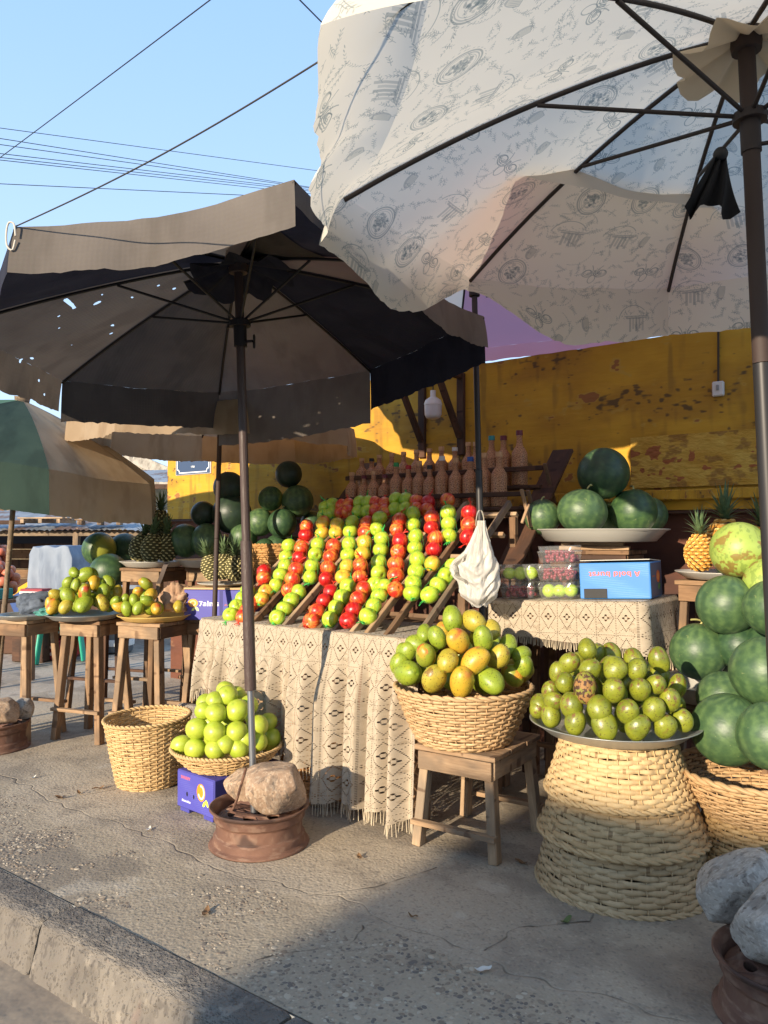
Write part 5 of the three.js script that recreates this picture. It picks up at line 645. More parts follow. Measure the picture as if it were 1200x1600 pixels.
const MELONS = { far: [[-2.165,1.208,6,.127],[-2.02,1.205,6.15,.125],[-2.038,1.045,5.85,.133]], left: [[-1.446,1.273,5.75,.112],[-1.281,1.274,5.7,.113],[-1.328,1.471,5.8,.094],[-1.141,1.664,5.8,.118],[-1.117,1.47,5.78,.145],[-1.021,1.297,5.72,.102]], basket: [[-.697,1.759,5.75,.098],[-.82,1.579,5.7,.09],[-.625,1.561,5.7,.116],[-.725,1.398,5.62,.105],[-.901,1.408,5.72,.102],[-.53,1.404,5.78,.084]], tray: [[1.199,1.652,4.3,.14],[1.052,1.439,4.18,.132],[.866,1.414,4.3,.098],[1.355,1.442,4.28,.125],[1.499,1.428,4.45,.101]], right: [[1.575,1.249,3.5,.125],[1.636,1.111,3.35,.109],[1.472,1.017,3.4,.126],[1.572,1.022,3.2,.114],[1.391,.803,3.5,.124],[1.534,.837,3.42,.1],[1.42,.808,2.95,.129],[1.368,.662,3.2,.104],[1.276,.595,2.95,.132],[1.326,.63,2.72,.115]] };
// ---------------------------------------------------------------- fruit heaps, baskets, stools, plates in front
// back halves of the heaps, out of the camera's sight
const mirror = (list, C, keep = 0.6) => list.filter((q, i) => i % 5 < 5 * keep && q[2] < C[1] - 0.02).map(q => [2 * C[0] - q[0] + rr(-0.01, 0.01), q[1] + rr(-0.015, 0.005), 2 * C[1] - q[2] + rr(-0.01, 0.01), q[3]]);
wheel('rusty wheel rim holding the pole of the patched black umbrella', [-0.535, 0, 3.42], 10);
rock('boulder', 'big warm-toned boulder lying on the rusty rim under the patched umbrella', [-0.45, 0.168, 3.33], 0.142, 0.125, 0.13, 3, M.rockWarm);
rock('stone', 'smaller pale stone behind the boulder, against the umbrella pole', [-0.615, 0.14, 3.56], 0.10, 0.085, 0.09, 8, M.rockWarm);
{ const g = thing('iron_hook', 'thin rusty iron rod sticking out of the wheel rim', 'rod', [-0.66, 0.12, 3.40]); part('rod', tube([V(0, 0, 0), V(0.03, 0.06, 0.02), V(0.055, 0.14, 0.03), V(0.075, 0.21, 0.03)], 0.006, 16, 6), M.rust, g); part('foot', mv(cbox(0.05, 0.03, 0.04, 0.006), -0.005, 0.0, 0), M.rust, g); }
wheel('rusty wheel rim at the kerb beside the tall stools', [-2.42, 0, 4.92], 30);
rock('stone', 'pale rounded stone on the rim beside the tall stools', [-2.34, 0.168, 4.84], 0.125, 0.10, 0.11, 14, M.rockWarm); rock('stone', 'brown stone wedged behind the pale one on that rim', [-2.27, 0.165, 4.99], 0.08, 0.085, 0.08, 17, M.rockGrey);
wheel('rust-red wheel rim under the pole of the white umbrella', [1.125, 0, 2.19], 40);
rock('stone', 'flat grey concrete lump leaning over the white umbrella base', [1.09, 0.17, 2.42], 0.165, 0.115, 0.12, 23, M.rockGrey, undefined, 0.5); rock('stone', 'bluish grey concrete lump on the rim of the white umbrella', [1.10, 0.168, 2.17], 0.15, 0.125, 0.13, 29, M.rockGrey, undefined, 0.2);
rock('stone', 'grey stone on the ground behind the empty basket', [-1.23, 0.0, 5.05], 0.14, 0.15, 0.12, 37, M.rockGrey);
// empty basket
{ const b = basket('wicker_basket', 'empty golden wicker basket standing on the pavement', [-1.25, 0.002, 4.25], { prof: [[0.165, 0], [0.172, 0.02], [0.195, 0.16], [0.215, 0.30], [0.222, 0.345]], rows: 30, stakes: 34, amp: 0.004, c: col(244, 226, 190), thick: 0.003 }); b.rotation.x = 0.06; b.rotation.z = 0.05; }
// purple carton with the basket of green apples
const purpleT = (txt, sub, flip) => canvasTex(512, 320, (c, w, h) => { c.fillStyle = '#4c4aa0'; c.fillRect(0, 0, w, h); for (let i = 0; i < 300; i++) { c.fillStyle = `rgba(150,150,220,0.05)`; c.fillRect((i * 97) % w, (i * 61) % h, 50 + (i * 7) % 80, 2 + i % 4); } if (flip) { const x = w * 0.66, y = h * 0.42; c.fillStyle = '#f08a1e'; c.beginPath(); c.ellipse(x, y, 58, 78, 0, 0, 7); c.fill(); c.strokeStyle = '#fbe9c8'; c.lineWidth = 17; c.beginPath(); c.ellipse(x + 2, y - 2, 38, 56, 0, -1.9, 2.8); c.stroke(); c.fillStyle = '#d8ec4a'; c.beginPath(); c.ellipse(x + 46, y + 92, 15, 32, 0.6, 0, 7); c.fill(); c.beginPath(); c.ellipse(x + 84, y + 80, 15, 34, -0.5, 0, 7); c.fill(); c.fillStyle = '#d8604c'; c.font = 'bold 40px sans-serif'; c.fillText(txt, 46, 62, 190); c.fillStyle = '#f0eef8'; c.font = 'italic bold 30px serif'; c.fillText(sub, 60, 268, 210); c.fillStyle = '#17142a'; c.beginPath(); c.ellipse(140, 190, 13, 22, 0, 0, 7); c.fill(); c.beginPath(); c.ellipse(236, 196, 11, 20, 0, 0, 7); c.fill(); } else { c.fillStyle = '#f2a02a'; c.beginPath(); c.ellipse(70, 140, 42, 46, 0, 0, 7); c.fill(); c.fillStyle = '#fbdca0'; c.beginPath(); c.ellipse(70, 140, 26, 30, 0, 0, 7); c.fill(); c.fillStyle = '#d08a20'; c.beginPath(); c.ellipse(70, 140, 16, 19, 0, 0, 7); c.fill(); c.fillStyle = '#dcee9a'; c.beginPath(); c.ellipse(76, 206, 12, 24, 0.6, 0, 7); c.fill(); c.beginPath(); c.ellipse(104, 204, 12, 26, -0.5, 0, 7); c.fill(); c.fillStyle = '#f4f2fa'; c.font = 'bold 76px sans-serif'; c.fillText(txt, 118, 172, 170); c.fillStyle = '#d8683c'; c.font = '34px sans-serif'; c.fillText(sub, 330, 166, 130); c.fillStyle = '#2b2a78'; c.fillRect(290, 0, 30, h); } });
const purple = std({ color: col(70, 68, 150), roughness: 0.6 });
{ const g = thing('purple_carton', 'purple fruit carton with an orange emblem under the basket of green apples', 'carton', [-0.745, 0, 3.885], 41); const w = 0.29, h = 0.195, d = 0.42;
  part('carton_body', mg([mv(cbox(w, h - 0.02, d, 0.004), 0, h / 2 + 0.01, 0), ...[-1, 1].map(s => mv(cbox(0.07, 0.022, d - 0.01, 0.002), s * 0.092, 0.012, 0))]), purple, g); part('front_print', mv(new THREE.PlaneGeometry(w - 0.01, h - 0.03), 0, h / 2 + 0.01, d / 2 + 0.0016), std({ map: purpleT('SHUMY', 'Smoolea', true), roughness: 0.55 }), g); part('side_print', mv(new THREE.PlaneGeometry(d - 0.01, h - 0.03), w / 2 + 0.0016, h / 2 + 0.01, 0, 0, Math.PI / 2, 0), std({ color: col(46, 46, 112), roughness: 0.6 }), g);
  basket('shallow_basket', 'shallow wicker basket heaped with green apples on the purple carton', [-0.766, 0.198, 3.87], { prof: [[0.17, 0], [0.20, 0.022], [0.235, 0.055], [0.262, 0.095]], rows: 12, stakes: 40, amp: 0.004, c: col(244, 224, 188), thick: 0.0032, twist: 40 });
  HEAPS.limes.forEach((q, i) => fruit('green_apple', i === 0 ? 'topmost yellow-green apple of the heap on the purple carton' : 'yellow-green apple heaped in the shallow basket on the purple carton', 'apple', [q[0], q[1] + 0.01, q[2], Math.max(0.046, q[3] * 1.06)], limeG, limeM[i % 2], 'green apples in the shallow basket'));
  mirror(HEAPS.limes, [-0.766, 3.87], 0.8).forEach((q, i) => fruit('green_apple', 'yellow-green apple heaped in the shallow basket on the purple carton', 'apple', [q[0], q[1] + 0.01, q[2], 0.046], limeG, limeM[i % 2], 'green apples in the shallow basket'));
  for (const [x, y, z] of [[-0.766, 0.30, 3.87], [-0.70, 0.33, 3.84], [-0.83, 0.33, 3.87], [-0.766, 0.40, 3.84]]) fruit('green_apple', 'yellow-green apple heaped in the shallow basket on the purple carton', 'apple', [x, y, z, 0.048], limeG, limeM[0], 'green apples in the shallow basket');
}
solo('pink_cloth', 'crumpled salmon pink cloth behind the basket of green apples', 'cloth', surf(24, 16, (a, b) => { const x = (a - 0.5) * 0.22; return [x + 0.02 * Math.sin(b * 7), 0.16 * b + 0.015 * Math.sin(a * 13 + b * 3), 0.03 * Math.sin(a * 9) * b + 0.02 * n3(a * 6, b * 6, 1)]; }), cloth({ color: col(216, 130, 112) }, 0.2), [-0.53, 0.26, 4.04], 20);
basket('brown_basket', 'brown basket turned over under the hanging cloth', [-0.36, 0.002, 4.08], { prof: [[0.20, 0], [0.195, 0.06], [0.17, 0.16], [0.14, 0.25], [0.13, 0.265]], rows: 20, stakes: 34, amp: 0.004, c: col(214, 172, 128), rimAtBottom: true });
{ const g = thing('driftwood', 'short broken branch lying beside the turned-over basket', 'branch', [-0.27, 0.012, 3.83], 10); part('branch', mg([tube([V(-0.08, 0.004, 0), V(0, 0.01, 0.01), V(0.09, 0.004, -0.01)], 0.012, 14, 7), tube([V(-0.04, 0.018, 0.02), V(0.02, 0.02, -0.01), V(0.07, 0.024, 0.02)], 0.009, 10, 7), tube([V(-0.075, 0.012, -0.02), V(-0.05, 0.03, 0), V(-0.06, 0.035, 0.03)], 0.009, 10, 7)]), wGrey, g); }
// mango basket on the low stool
stool('low_stool', 'low pale wooden stool carrying the mango basket', [0.415, 0, 3.475], 34, { w: 0.34, d: 0.42, h: 0.425, m: wPale, m2: wTan, seat: wTan, splay: 0.035, rail: 0.105, leg: 0.05, apron: 0.075 });
basket('mango_basket', 'round wicker basket heaped with mangoes on the low stool', [0.345, 0.427, 3.45], { prof: [[0.19, 0], [0.205, 0.012], [0.245, 0.095], [0.28, 0.18], [0.295, 0.235]], rows: 19, stakes: 40, amp: 0.005, c: col(236, 216, 190), thick: 0.004, twist: 20, rimR: 0.008 });
const mangoLb = ['green mango', 'yellow and orange blushed mango', 'red blushed mango', 'yellowish brown-flecked mango'];
const heapMango = (list, where, group, pick, dy = 0) => list.forEach((q, i) => { const k = pick(i); fruit('mango', `${mangoLb[k]} ${where}`, 'mango', [q[0], Math.max(q[1] + dy, q[2] > 4.5 ? 0.80 + q[3] : 0), q[2], q[3] * 1.02], mangoG[i % 3], mangoM[k], group, { tilt: 1.2 }); });
const mk1 = [0, 3, 3, 0, 0, 1, 0, 0, 0, 2, 3, 1, 3, 0, 0, 0, 3, 1, 0, 2, 0];
heapMango(HEAPS.mango, 'heaped in the basket on the low stool', 'mangoes in the basket on the low stool', i => mk1[i]); heapMango(mirror(HEAPS.mango, [0.34, 3.46], 1), 'heaped in the basket on the low stool', 'mangoes in the basket on the low stool', i => [0, 3, 1, 0][i % 4]);
heapMango([[0.30, 0.70, 3.42, 0.06], [0.42, 0.70, 3.44, 0.06], [0.34, 0.80, 3.44, 0.06], [0.2, 0.70, 3.46, 0.055], [0.34, 0.69, 3.55, 0.06]], 'heaped in the basket on the low stool', 'mangoes in the basket on the low stool', i => 0);
// stack of turned-over baskets with the tray of olive mangoes
basket('large_basket', 'large turned-over basket at the bottom of the stack, greyed cane', [0.917, 0.004, 3.06], { prof: [[0.325, 0], [0.318, 0.03], [0.30, 0.10], [0.278, 0.20], [0.262, 0.27], [0.255, 0.285]], rows: 20, stakes: 38, amp: 0.0045, c: col(226, 212, 190), thick: 0.0035, rimAtBottom: true, wob: 0.004, fill: 0.7 });
basket('large_basket', 'second turned-over basket wedged between two others in the stack', [0.914, 0.19, 3.06], { prof: [[0.312, 0], [0.300, 0.03], [0.272, 0.10], [0.245, 0.18], [0.235, 0.22], [0.23, 0.235]], rows: 16, stakes: 38, amp: 0.0045, c: col(232, 216, 188), thick: 0.0035, rimAtBottom: true, wob: 0.004, twist: 22, rimR: 0.008, fill: 0.7 });
basket('large_basket', 'pale turned-over basket right under the enamel tray of olive mangoes', [0.90, 0.345, 3.055], { prof: [[0.274, 0], [0.266, 0.03], [0.244, 0.09], [0.222, 0.16], [0.21, 0.20], [0.205, 0.212]], rows: 14, stakes: 40, amp: 0.005, c: col(242, 228, 198), thick: 0.0032, rimAtBottom: true, wob: 0.003, fill: 0.58 });
plate('wide grey enamel tray heaped with olive mangoes', [0.885, 0.56, 3.05], 0.315, 0.045, M.alu);
HEAPS.olive.map(q => [q[0], Math.max(q[1], 0.603 + q[3] * 0.9), q[2], q[3]]).forEach((q, i) => i === 5 ? fruit('olive_mango', 'olive mango with a big brown scab on the grey tray', 'mango', [q[0], q[1], q[2], q[3]], mangoG[0], scabM) : fruit('olive_mango', 'olive green mango heaped on the wide grey tray', 'mango', [q[0], q[1], q[2], Math.max(0.04, q[3])], mangoG[i % 3], oliveM[i % 3], 'olive mangoes on the grey tray', { tilt: 0.7, sy: 0.88 }));
mirror(HEAPS.olive, [0.885, 3.05], 1).map(q => [q[0], Math.max(q[1], 0.605 + 0.04), q[2], q[3]]).forEach((q, i) => fruit('olive_mango', 'olive green mango heaped on the wide grey tray', 'mango', [q[0], q[1], q[2], 0.043], mangoG[i % 3], oliveM[i % 3], 'olive mangoes on the grey tray'));
for (const [x, y, z] of [[0.8, 0.64, 3.0], [0.9, 0.64, 2.95], [0.98, 0.64, 3.02], [0.88, 0.72, 3.0], [0.8, 0.72, 3.05], [0.96, 0.72, 3.02], [0.86, 0.8, 3.02]]) fruit('olive_mango', 'olive green mango heaped on the wide grey tray', 'mango', [x, y, z, 0.048], mangoG[0], oliveM[0], 'olive mangoes on the grey tray');
// tall stools on the left with plates
const TS = (label, at, yaw, o) => stool('tall_stool', label, at, yaw, Object.assign({ w: 0.27, d: 0.27, h: 0.768, splay: 0.055, rail: 0.2, leg: 0.044, apron: 0.075, boards: 2, group: 'tall wooden stools of the left stall' }, o));
TS('tall wooden stool under the plate with the dark rag', [-2.36, 0, 5.22], 20, { m: wTan, m2: wBrown, seat: wPale }); TS('tall wooden stool under the grey plate of mangoes', [-1.90, 0, 5.20], 20, { m: woods[3], m2: wTan, seat: wBrown, w: 0.29, leg: 0.05 }); TS('tall brown wooden stool under the yellow plate of mangoes', [-1.47, 0, 5.10], 22, { m: wBrown, m2: wTan, seat: wTan, w: 0.3, d: 0.32, leg: 0.05 });
plate('shallow grey plate with a dark rag on a tall stool', [-2.33, 0.77, 5.15], 0.17, 0.03, M.alu); plate('shallow grey plate heaped with mangoes on a tall stool', [-1.95, 0.77, 5.14], 0.235, 0.035, M.alu); plate('yellow rimmed plate of small mangoes on a tall stool', [-1.47, 0.77, 5.07], 0.225, 0.035, M.plasticYellow);
const mk2 = [0, 0, 0, 0, 1, 0, 2, 0, 3, 3, 0, 1, 1, 3, 0, 3]; heapMango(HEAPS.plateOne, 'heaped on the shallow grey plate', 'mangoes on the shallow grey plate', i => mk2[i], 0.0); heapMango(mirror(HEAPS.plateOne, [-1.95, 5.13], 1), 'heaped on the shallow grey plate', 'mangoes on the shallow grey plate', i => 0); heapMango([[-1.95, 0.86, 5.12, 0.05], [-1.9, 0.9, 5.1, 0.05], [-2, 0.88, 5.1, 0.05], [-1.95, 0.95, 5.12, 0.045]], 'heaped on the shallow grey plate', 'mangoes on the shallow grey plate', i => 0);
const mk3 = [2, 1, 0, 0, 1, 0, 1, 0, 0, 0, 1, 3, 3]; heapMango(HEAPS.plateTwo, 'lying on the yellow rimmed plate', 'mangoes on the yellow rimmed plate', i => mk3[i], -0.012); heapMango([[-1.5, 0.85, 5.05, 0.045], [-1.56, 0.85, 5.1, 0.045], [-1.44, 0.85, 5.02, 0.042], [-1.52, 0.92, 5.06, 0.04]], 'lying on the yellow rimmed plate', 'mangoes on the yellow rimmed plate', i => 0);
const crumple = (w, h, d, seed, k = 6) => { let g = mergeVertices(new THREE.IcosahedronGeometry(1, 14).deleteAttribute('normal').deleteAttribute('uv')); const p = g.attributes.position, uv = [], rg = (a, b) => 1 - Math.abs(2 * nz(a + 40, b + 40) - 1), r3 = (x, y, z, f) => (rg(x * f + seed, y * f + z * f * 0.6) + rg(z * f + seed * 2, y * f - x * f * 0.5) + rg(x * f * 0.7 + z * f, y * f * 0.4 + seed)) / 3; for (let i = 0; i < p.count; i++) { const x = p.getX(i), y = p.getY(i), z = p.getZ(i), r = 0.42 + 0.5 * n3(x * 1.5 + seed, y * 1.5, z * 1.5) + 0.62 * (r3(x, y, z, k * 0.36) - 0.4) + 0.3 * (r3(x, y, z, k * 0.9) - 0.5); uv.push(x * 0.5 + 0.5, y * 0.5 + 0.5); p.setXYZ(i, x * r * w, Math.max(-0.5, y * r) * h, z * r * d); } g.setAttribute('uv', new THREE.Float32BufferAttribute(uv, 2)); g.computeVertexNormals(); return g; };
solo('rag', 'crumpled dark blue-grey rag on the plate beside the mangoes', 'cloth', crumple(0.15, 0.10, 0.10, 5), std({ map: faded(rgb(62, 70, 82), rgb(104, 112, 124), rgb(44, 50, 60), 0.2), roughness: 1 }), [-2.27, 0.85, 5.16], 20); solo('plastic_wrap', 'sea green plastic wrap under the dark rag', 'plastic', crumple(0.09, 0.04, 0.07, 15), phys({ color: col(90, 160, 150), roughness: 0.35, transmission: 0.3, thickness: 0 }), [-2.17, 0.822, 5.08], 20);
solo('paper_bag', 'crumpled brown paper lying among the small mangoes', 'paper', crumple(0.115, 0.12, 0.09, 9, 7), std({ map: faded(rgb(150, 116, 90), rgb(190, 158, 128), rgb(110, 84, 66), 0.6), roughness: 0.9 }), [-1.34, 0.885, 5.12], 0);
{ const g = thing('banana_husk', 'dark curled strip hanging over the pineapple plate edge', 'husk', [-1.50, 1.12, 5.52], 0); part('strip', surf(4, 14, (u, b) => [(u - 0.5) * 0.03 - 0.07 * b * b, -0.14 * b * b + 0.01 * Math.sin(b * 6), 0.02 + 0.05 * Math.sin(b * 3)]), std({ color: col(96, 84, 78) }), g); }
// stands behind, with watermelons and pineapples
TS('tall stool carrying the plate of four pineapples', [-1.68, 0, 5.78], 20, { w: 0.32, d: 0.3, h: 1.08, m: wBrown, m2: wTan, rail: 0.3 }); plate('enamel plate with four pineapples', [-1.68, 1.083, 5.76], 0.235, 0.04, M.enamel);
TS('tall stool carrying the plate of seven dark watermelons', [-1.20, 0, 5.82], 20, { w: 0.34, d: 0.34, h: 1.08, m: wBrown, m2: wTan, rail: 0.3 }); plate('enamel plate under dark watermelons beside the pineapples', [-1.22, 1.083, 5.78], 0.30, 0.05, M.enamel);
TS('broad stool carrying three big watermelons behind the mangoes', [-2.08, 0, 6.05], 20, { w: 0.4, d: 0.36, h: 0.86, m: wBrown, m2: wDark, rail: 0.25 }); plate('wide grey plate under three big watermelons', [-2.08, 0.863, 6.02], 0.27, 0.05, M.alu);
TS('wooden stool carrying the purple carton and small pineapples', [-1.06, 0, 5.26], 15, { w: 0.36, d: 0.3, h: 0.768, m: wTan, m2: wBrown, rail: 0.22 });
TS('tall dark stool behind the apple rack carrying a basket of watermelons', [-0.76, 0, 5.72], 30, { w: 0.34, d: 0.34, h: 1.03, m: wDark, m2: wBrown, rail: 0.3 });
basket('melon_basket', 'wicker basket of dark watermelons against the yellow wall', [-0.76, 1.032, 5.70], { prof: [[0.19, 0], [0.205, 0.02], [0.23, 0.1], [0.25, 0.19], [0.255, 0.215]], rows: 15, stakes: 36, amp: 0.004, c: col(226, 188, 136) });
MELONS.far.forEach((q, i) => melon('large dark green watermelon behind the plate of mangoes', q, melonM[i === 0 ? 1 : 0], 'three watermelons behind the mangoes', { rx: i * 0.7, long: i === 2, rz: i === 2 ? 1.4 : 0 }));
MELONS.left.forEach((q, i) => melon(i < 2 || i > 4 ? 'mid green watermelon in the bottom layer beside the pineapples' : i === 3 ? 'almost black watermelon topping the pile beside the pineapples' : 'almost black watermelon in the middle of the pile beside the pineapples', q, melonM[i < 2 || i > 4 ? 2 : 3], 'pile of watermelons beside the pineapples', { sy: i < 2 ? 1.12 : 1 })); melon('mid green watermelon in the bottom layer beside the pineapples', [-1.2, 1.21, 5.93, 0.11], melonM[3], 'pile of watermelons beside the pineapples'); melon('mid green watermelon in the bottom layer beside the pineapples', [-1.03, 1.21, 5.93, 0.1], melonM[3], 'pile of watermelons beside the pineapples');
MELONS.basket.forEach((q, i) => melon(i === 0 ? 'dark watermelon topping the pile in the wicker basket' : 'dark watermelon piled in the wicker basket by the yellow wall', q, melonM[i === 1 ? 1 : i === 0 ? 3 : [2, 0, 2, 0][i % 4]], 'watermelons in the wicker basket', { stem: i === 3 ? 0.6 : 0 }));
[[-0.77, 1.22, 5.72, 0.1], [-0.66, 1.22, 5.74, 0.09], [-0.85, 1.21, 5.65, 0.08]].forEach(q => melon('dark watermelon piled in the wicker basket by the yellow wall', q, melonM[0], 'watermelons in the wicker basket'));
const PA = [[-1.772, 1.225, 5.75, 0.06, 0, -0.28], [-1.668, 1.222, 5.68, 0, 1, -0.12], [-1.575, 1.225, 5.72, 0, 2, 0.02], [-1.655, 1.40, 5.83, 0, 3, 0.05]];
PA.forEach(([x, y, z, a, b, c], i) => pineapple(['dark green pineapple leaning outward on the enamel plate', 'pineapple with a yellow base in the middle of the enamel plate', 'upright dark pineapple next to the watermelons on the enamel plate', 'pineapple standing on top of the three others'][i], [x, y, z], 1.06, false, [a, b, c], 'pineapples on the enamel plate'));
{ const g = thing('purple_carton', 'purple fruit carton with white lettering on a stool beside the apples', 'carton', [-1.06, 0.77, 5.20], 8); const w = 0.42, h = 0.195, d = 0.28; part('carton_body', mv(cbox(w, h, d, 0.004), 0, h / 2, 0), purple, g); part('front_print', mv(new THREE.PlaneGeometry(w - 0.008, h - 0.01), 0, h / 2, d / 2 + 0.0016), std({ map: purpleT('7alms', 'autofruit', false), roughness: 0.55 }), g); part('lid', mv(cbox(w + 0.006, 0.012, d + 0.006, 0.002), 0, h + 0.007, 0), std({ color: col(196, 164, 120), roughness: 0.8 }), g); }
plate('small cream plate with three pineapples on the purple carton', [-1.06, 0.982, 5.22], 0.165, 0.018, M.enamel);
[[-1.15, 1.10, 5.25, 0.3], [-1.07, 1.105, 5.27, 0], [-0.975, 1.10, 5.19, -0.06]].forEach(([x, y, z, t], i) => pineapple(['small pineapple half behind the thin umbrella pole', 'dark small pineapple in the middle on the purple carton', 'pale-eyed small pineapple next to the apple rack'][i], [x, y, z], 0.93, false, [0, i * 2, t], 'pineapples on the purple carton'));
// tray of watermelons behind the second table
stool('tray_stand', 'tall wooden stand carrying the enamel tray of watermelons', [1.18, 0, 4.36], 30, { w: 0.4, d: 0.38, h: 1.235, m: wBrown, m2: wDark, cat: 'stand', rail: 0.4, splay: 0.04 }); { const g = thing('wood_block', 'flat plywood block between the stand and the enamel tray', 'board', [1.14, 1.236, 4.26], 20); part('board', mv(cbox(0.36, 0.022, 0.2, 0.003), 0, 0.0115, 0), wTan, g); part('board', mv(cbox(0.32, 0.018, 0.17, 0.003), -0.01, 0.0325, 0.0), wPale, g); }
plate('broad cream enamel tray of watermelons above the grape table', [1.18, 1.28, 4.3], 0.355, 0.065, M.enamel);
MELONS.tray.forEach((q, i) => melon(['dark round watermelon on top of the enamel tray pile', 'wide watermelon in the front of the enamel tray', 'small watermelon at the rack side of the enamel tray', 'watermelon with a pale stem on the enamel tray', 'partly hidden watermelon at the back of the enamel tray'][i], i === 0 ? q : [q[0], Math.max(q[1], 1.29 + q[3]), q[2], q[3]], melonM[i === 0 ? 0 : i === 3 ? 1 : 2], 'watermelons on the enamel tray', { stem: [0, 0.4, 0.4, 0.8, 0][i], sy: i === 1 ? 0.92 : 1, ry: i === 3 ? 2 : undefined }));
melon('watermelon hidden in the middle of the enamel tray', [1.2, 1.41, 4.44, 0.12], melonM[2], 'watermelons on the enamel tray');
// right-hand pile
TS('tall stand carrying the pineapple plate', [1.66, 0, 3.82], 37, { w: 0.36, d: 0.3, h: 1.10, m: woods[3], m2: wBrown, rail: 0.4, group: undefined }); plate('enamel plate of pineapples beside the pale melons', [1.66, 1.105, 3.80], 0.24, 0.035, M.enamel);
pineapple('golden ripe pineapple on the plate beside the pale melons', [1.50, 1.235, 3.75], 0.98, true, [0.02, 1, 0.06], 'pineapples beside the pale melons'); pineapple('pineapple with a tall crown behind the pale melon', [1.685, 1.28, 3.9], 1.25, true, [0, 0, 0.0], 'pineapples beside the pale melons'); pineapple('pineapple half hidden at the end of the plate', [1.85, 1.25, 3.86], 1.2, true, [0, 2, 0], 'pineapples beside the pale melons');
stool('melon_stool', 'wooden stool carrying the white basin of watermelons', [1.48, 0, 3.50], 37, { w: 0.44, d: 0.4, h: 0.60, m: wGrey, m2: wBrown, rail: 0.22 }); plate('deep white enamel basin of watermelons', [1.49, 0.602, 3.46], 0.29, 0.075, M.enamel);
basket('stand_basket', 'tall turned-over cane basket under the basket of big watermelons', [1.42, 0.002, 2.98], { prof: [[0.265, 0], [0.26, 0.03], [0.235, 0.13], [0.215, 0.24], [0.21, 0.275]], rows: 20, stakes: 40, amp: 0.005, c: col(232, 212, 176), rimAtBottom: true });
basket('tray_basket', 'wide shallow cane basket of big watermelons', [1.41, 0.28, 2.96], { prof: [[0.20, 0], [0.23, 0.03], [0.28, 0.10], [0.305, 0.165]], rows: 15, stakes: 44, amp: 0.005, c: col(226, 204, 176), twist: 18, rimR: 0.009 });
const rl = ['pale green melon with brown scars', 'pale green melon behind the dark ones', 'dark watermelon right below the scarred pale melon', 'dark watermelon at the edge of the upper pile', 'watermelon with a long pale stem in the white basin', 'bluish watermelon in the white basin', 'large mid green watermelon on top of the cane basket pile', 'watermelon tucked behind the two big ones in the cane basket', 'biggest watermelon in the front of the cane basket', 'big watermelon in the cane basket next to the white umbrella pole'];
MELONS.right.forEach((q, i) => melon(rl[i], q, i < 2 ? paleM : melonM[[0, 0, 2, 2, 2, 0, 2, 2, 2, 2][i]], 'watermelons of the right-hand pile', { stem: i === 4 ? -1.1 : 0, ry: i === 4 ? 0.2 : undefined, rx: i === 4 ? 0.2 : 0 }));
[[1.6, 0.80, 3.56, 0.12], [1.62, 0.83, 3.36, 0.11], [1.47, 0.78, 3.64, 0.1], [1.5, 0.6, 3.08, 0.12], [1.6, 0.6, 2.92, 0.12], [1.52, 0.55, 2.74, 0.11], [1.62, 1.2, 3.62, 0.1]].forEach(q => melon('dark watermelon deep inside the right-hand pile', q, melonM[0], 'watermelons of the right-hand pile'));

{ // scraps on the pavement
  const dry = std({ color: col(118, 88, 58), roughness: 0.9 }), pap = std({ color: col(206, 200, 188), roughness: 0.9 }), gl = std({ color: col(92, 104, 58), roughness: 0.8 });
  const bits = [[-1.55, 4.05, 'dry leaf', dry], [-1.62, 3.98, 'dry leaf', dry], [-1.48, 4.12, 'dry leaf', dry], [-1.05, 3.55, 'paper scrap', pap], [-0.1, 3.25, 'dry leaf', dry], [0.1, 2.75, 'dry leaf', dry], [0.62, 2.72, 'green leaf', gl], [-1.9, 4.3, 'paper scrap', pap], [0.55, 3.2, 'dry leaf', dry], [-0.62, 2.78, 'dry leaf', dry], [0.3, 2.42, 'paper scrap', pap]];
  bits.forEach(([x, D, k, m], i) => { const L = rr(0.018, 0.034), w = L * rr(0.3, 0.5); solo(k.replace(' ', '_'), `small ${k === 'green leaf' ? 'green leaf' : k === 'dry leaf' ? 'dry brown leaf' : 'pale paper scrap'} lying on the bare pavement`, k.includes('leaf') ? 'leaf' : 'paper', surf(6, 8, (a, b) => { const t = b * 2 - 1, ww = w * Math.sqrt(Math.max(0.02, 1 - t * t)) * (a - 0.5) * 2; return [ww, 0.003 + 0.008 * t * t + 0.006 * Math.abs(a - 0.5) + 0.003 * Math.sin(b * 9 + i), t * L]; }), m, [x, 0.002, D], rr(0, 180), 'scraps on the pavement'); });
}
const WIRES = [[[-9.28,8.23,16.25],[0.69,7.74,6.8],0.02,0.008],[[-1.58,7.0,7.0],[0.87,9.15,15.0],0.02,0.009],[[-15.98,11.33,17.2],[2.77,16.79,34.8],0.0,0.01],[[-14.94,11.5,22.2],[1.11,14.71,31.5],0.0,0.012],[[-14.43,11.02,17.2],[1.0,17.52,38.0],0.0,0.011],[[-14.42,10.78,17.2],[1.0,17.56,38.0],0.0,0.011],[[-14.12,10.4,17.2],[0.01,17.71,38.0],0.0,0.011],[[-13.97,10.25,17.2],[-0.48,17.72,38.0],0.0,0.011],[[-13.67,10.16,17.2],[-1.47,17.7,38.0],0.0,0.011]];
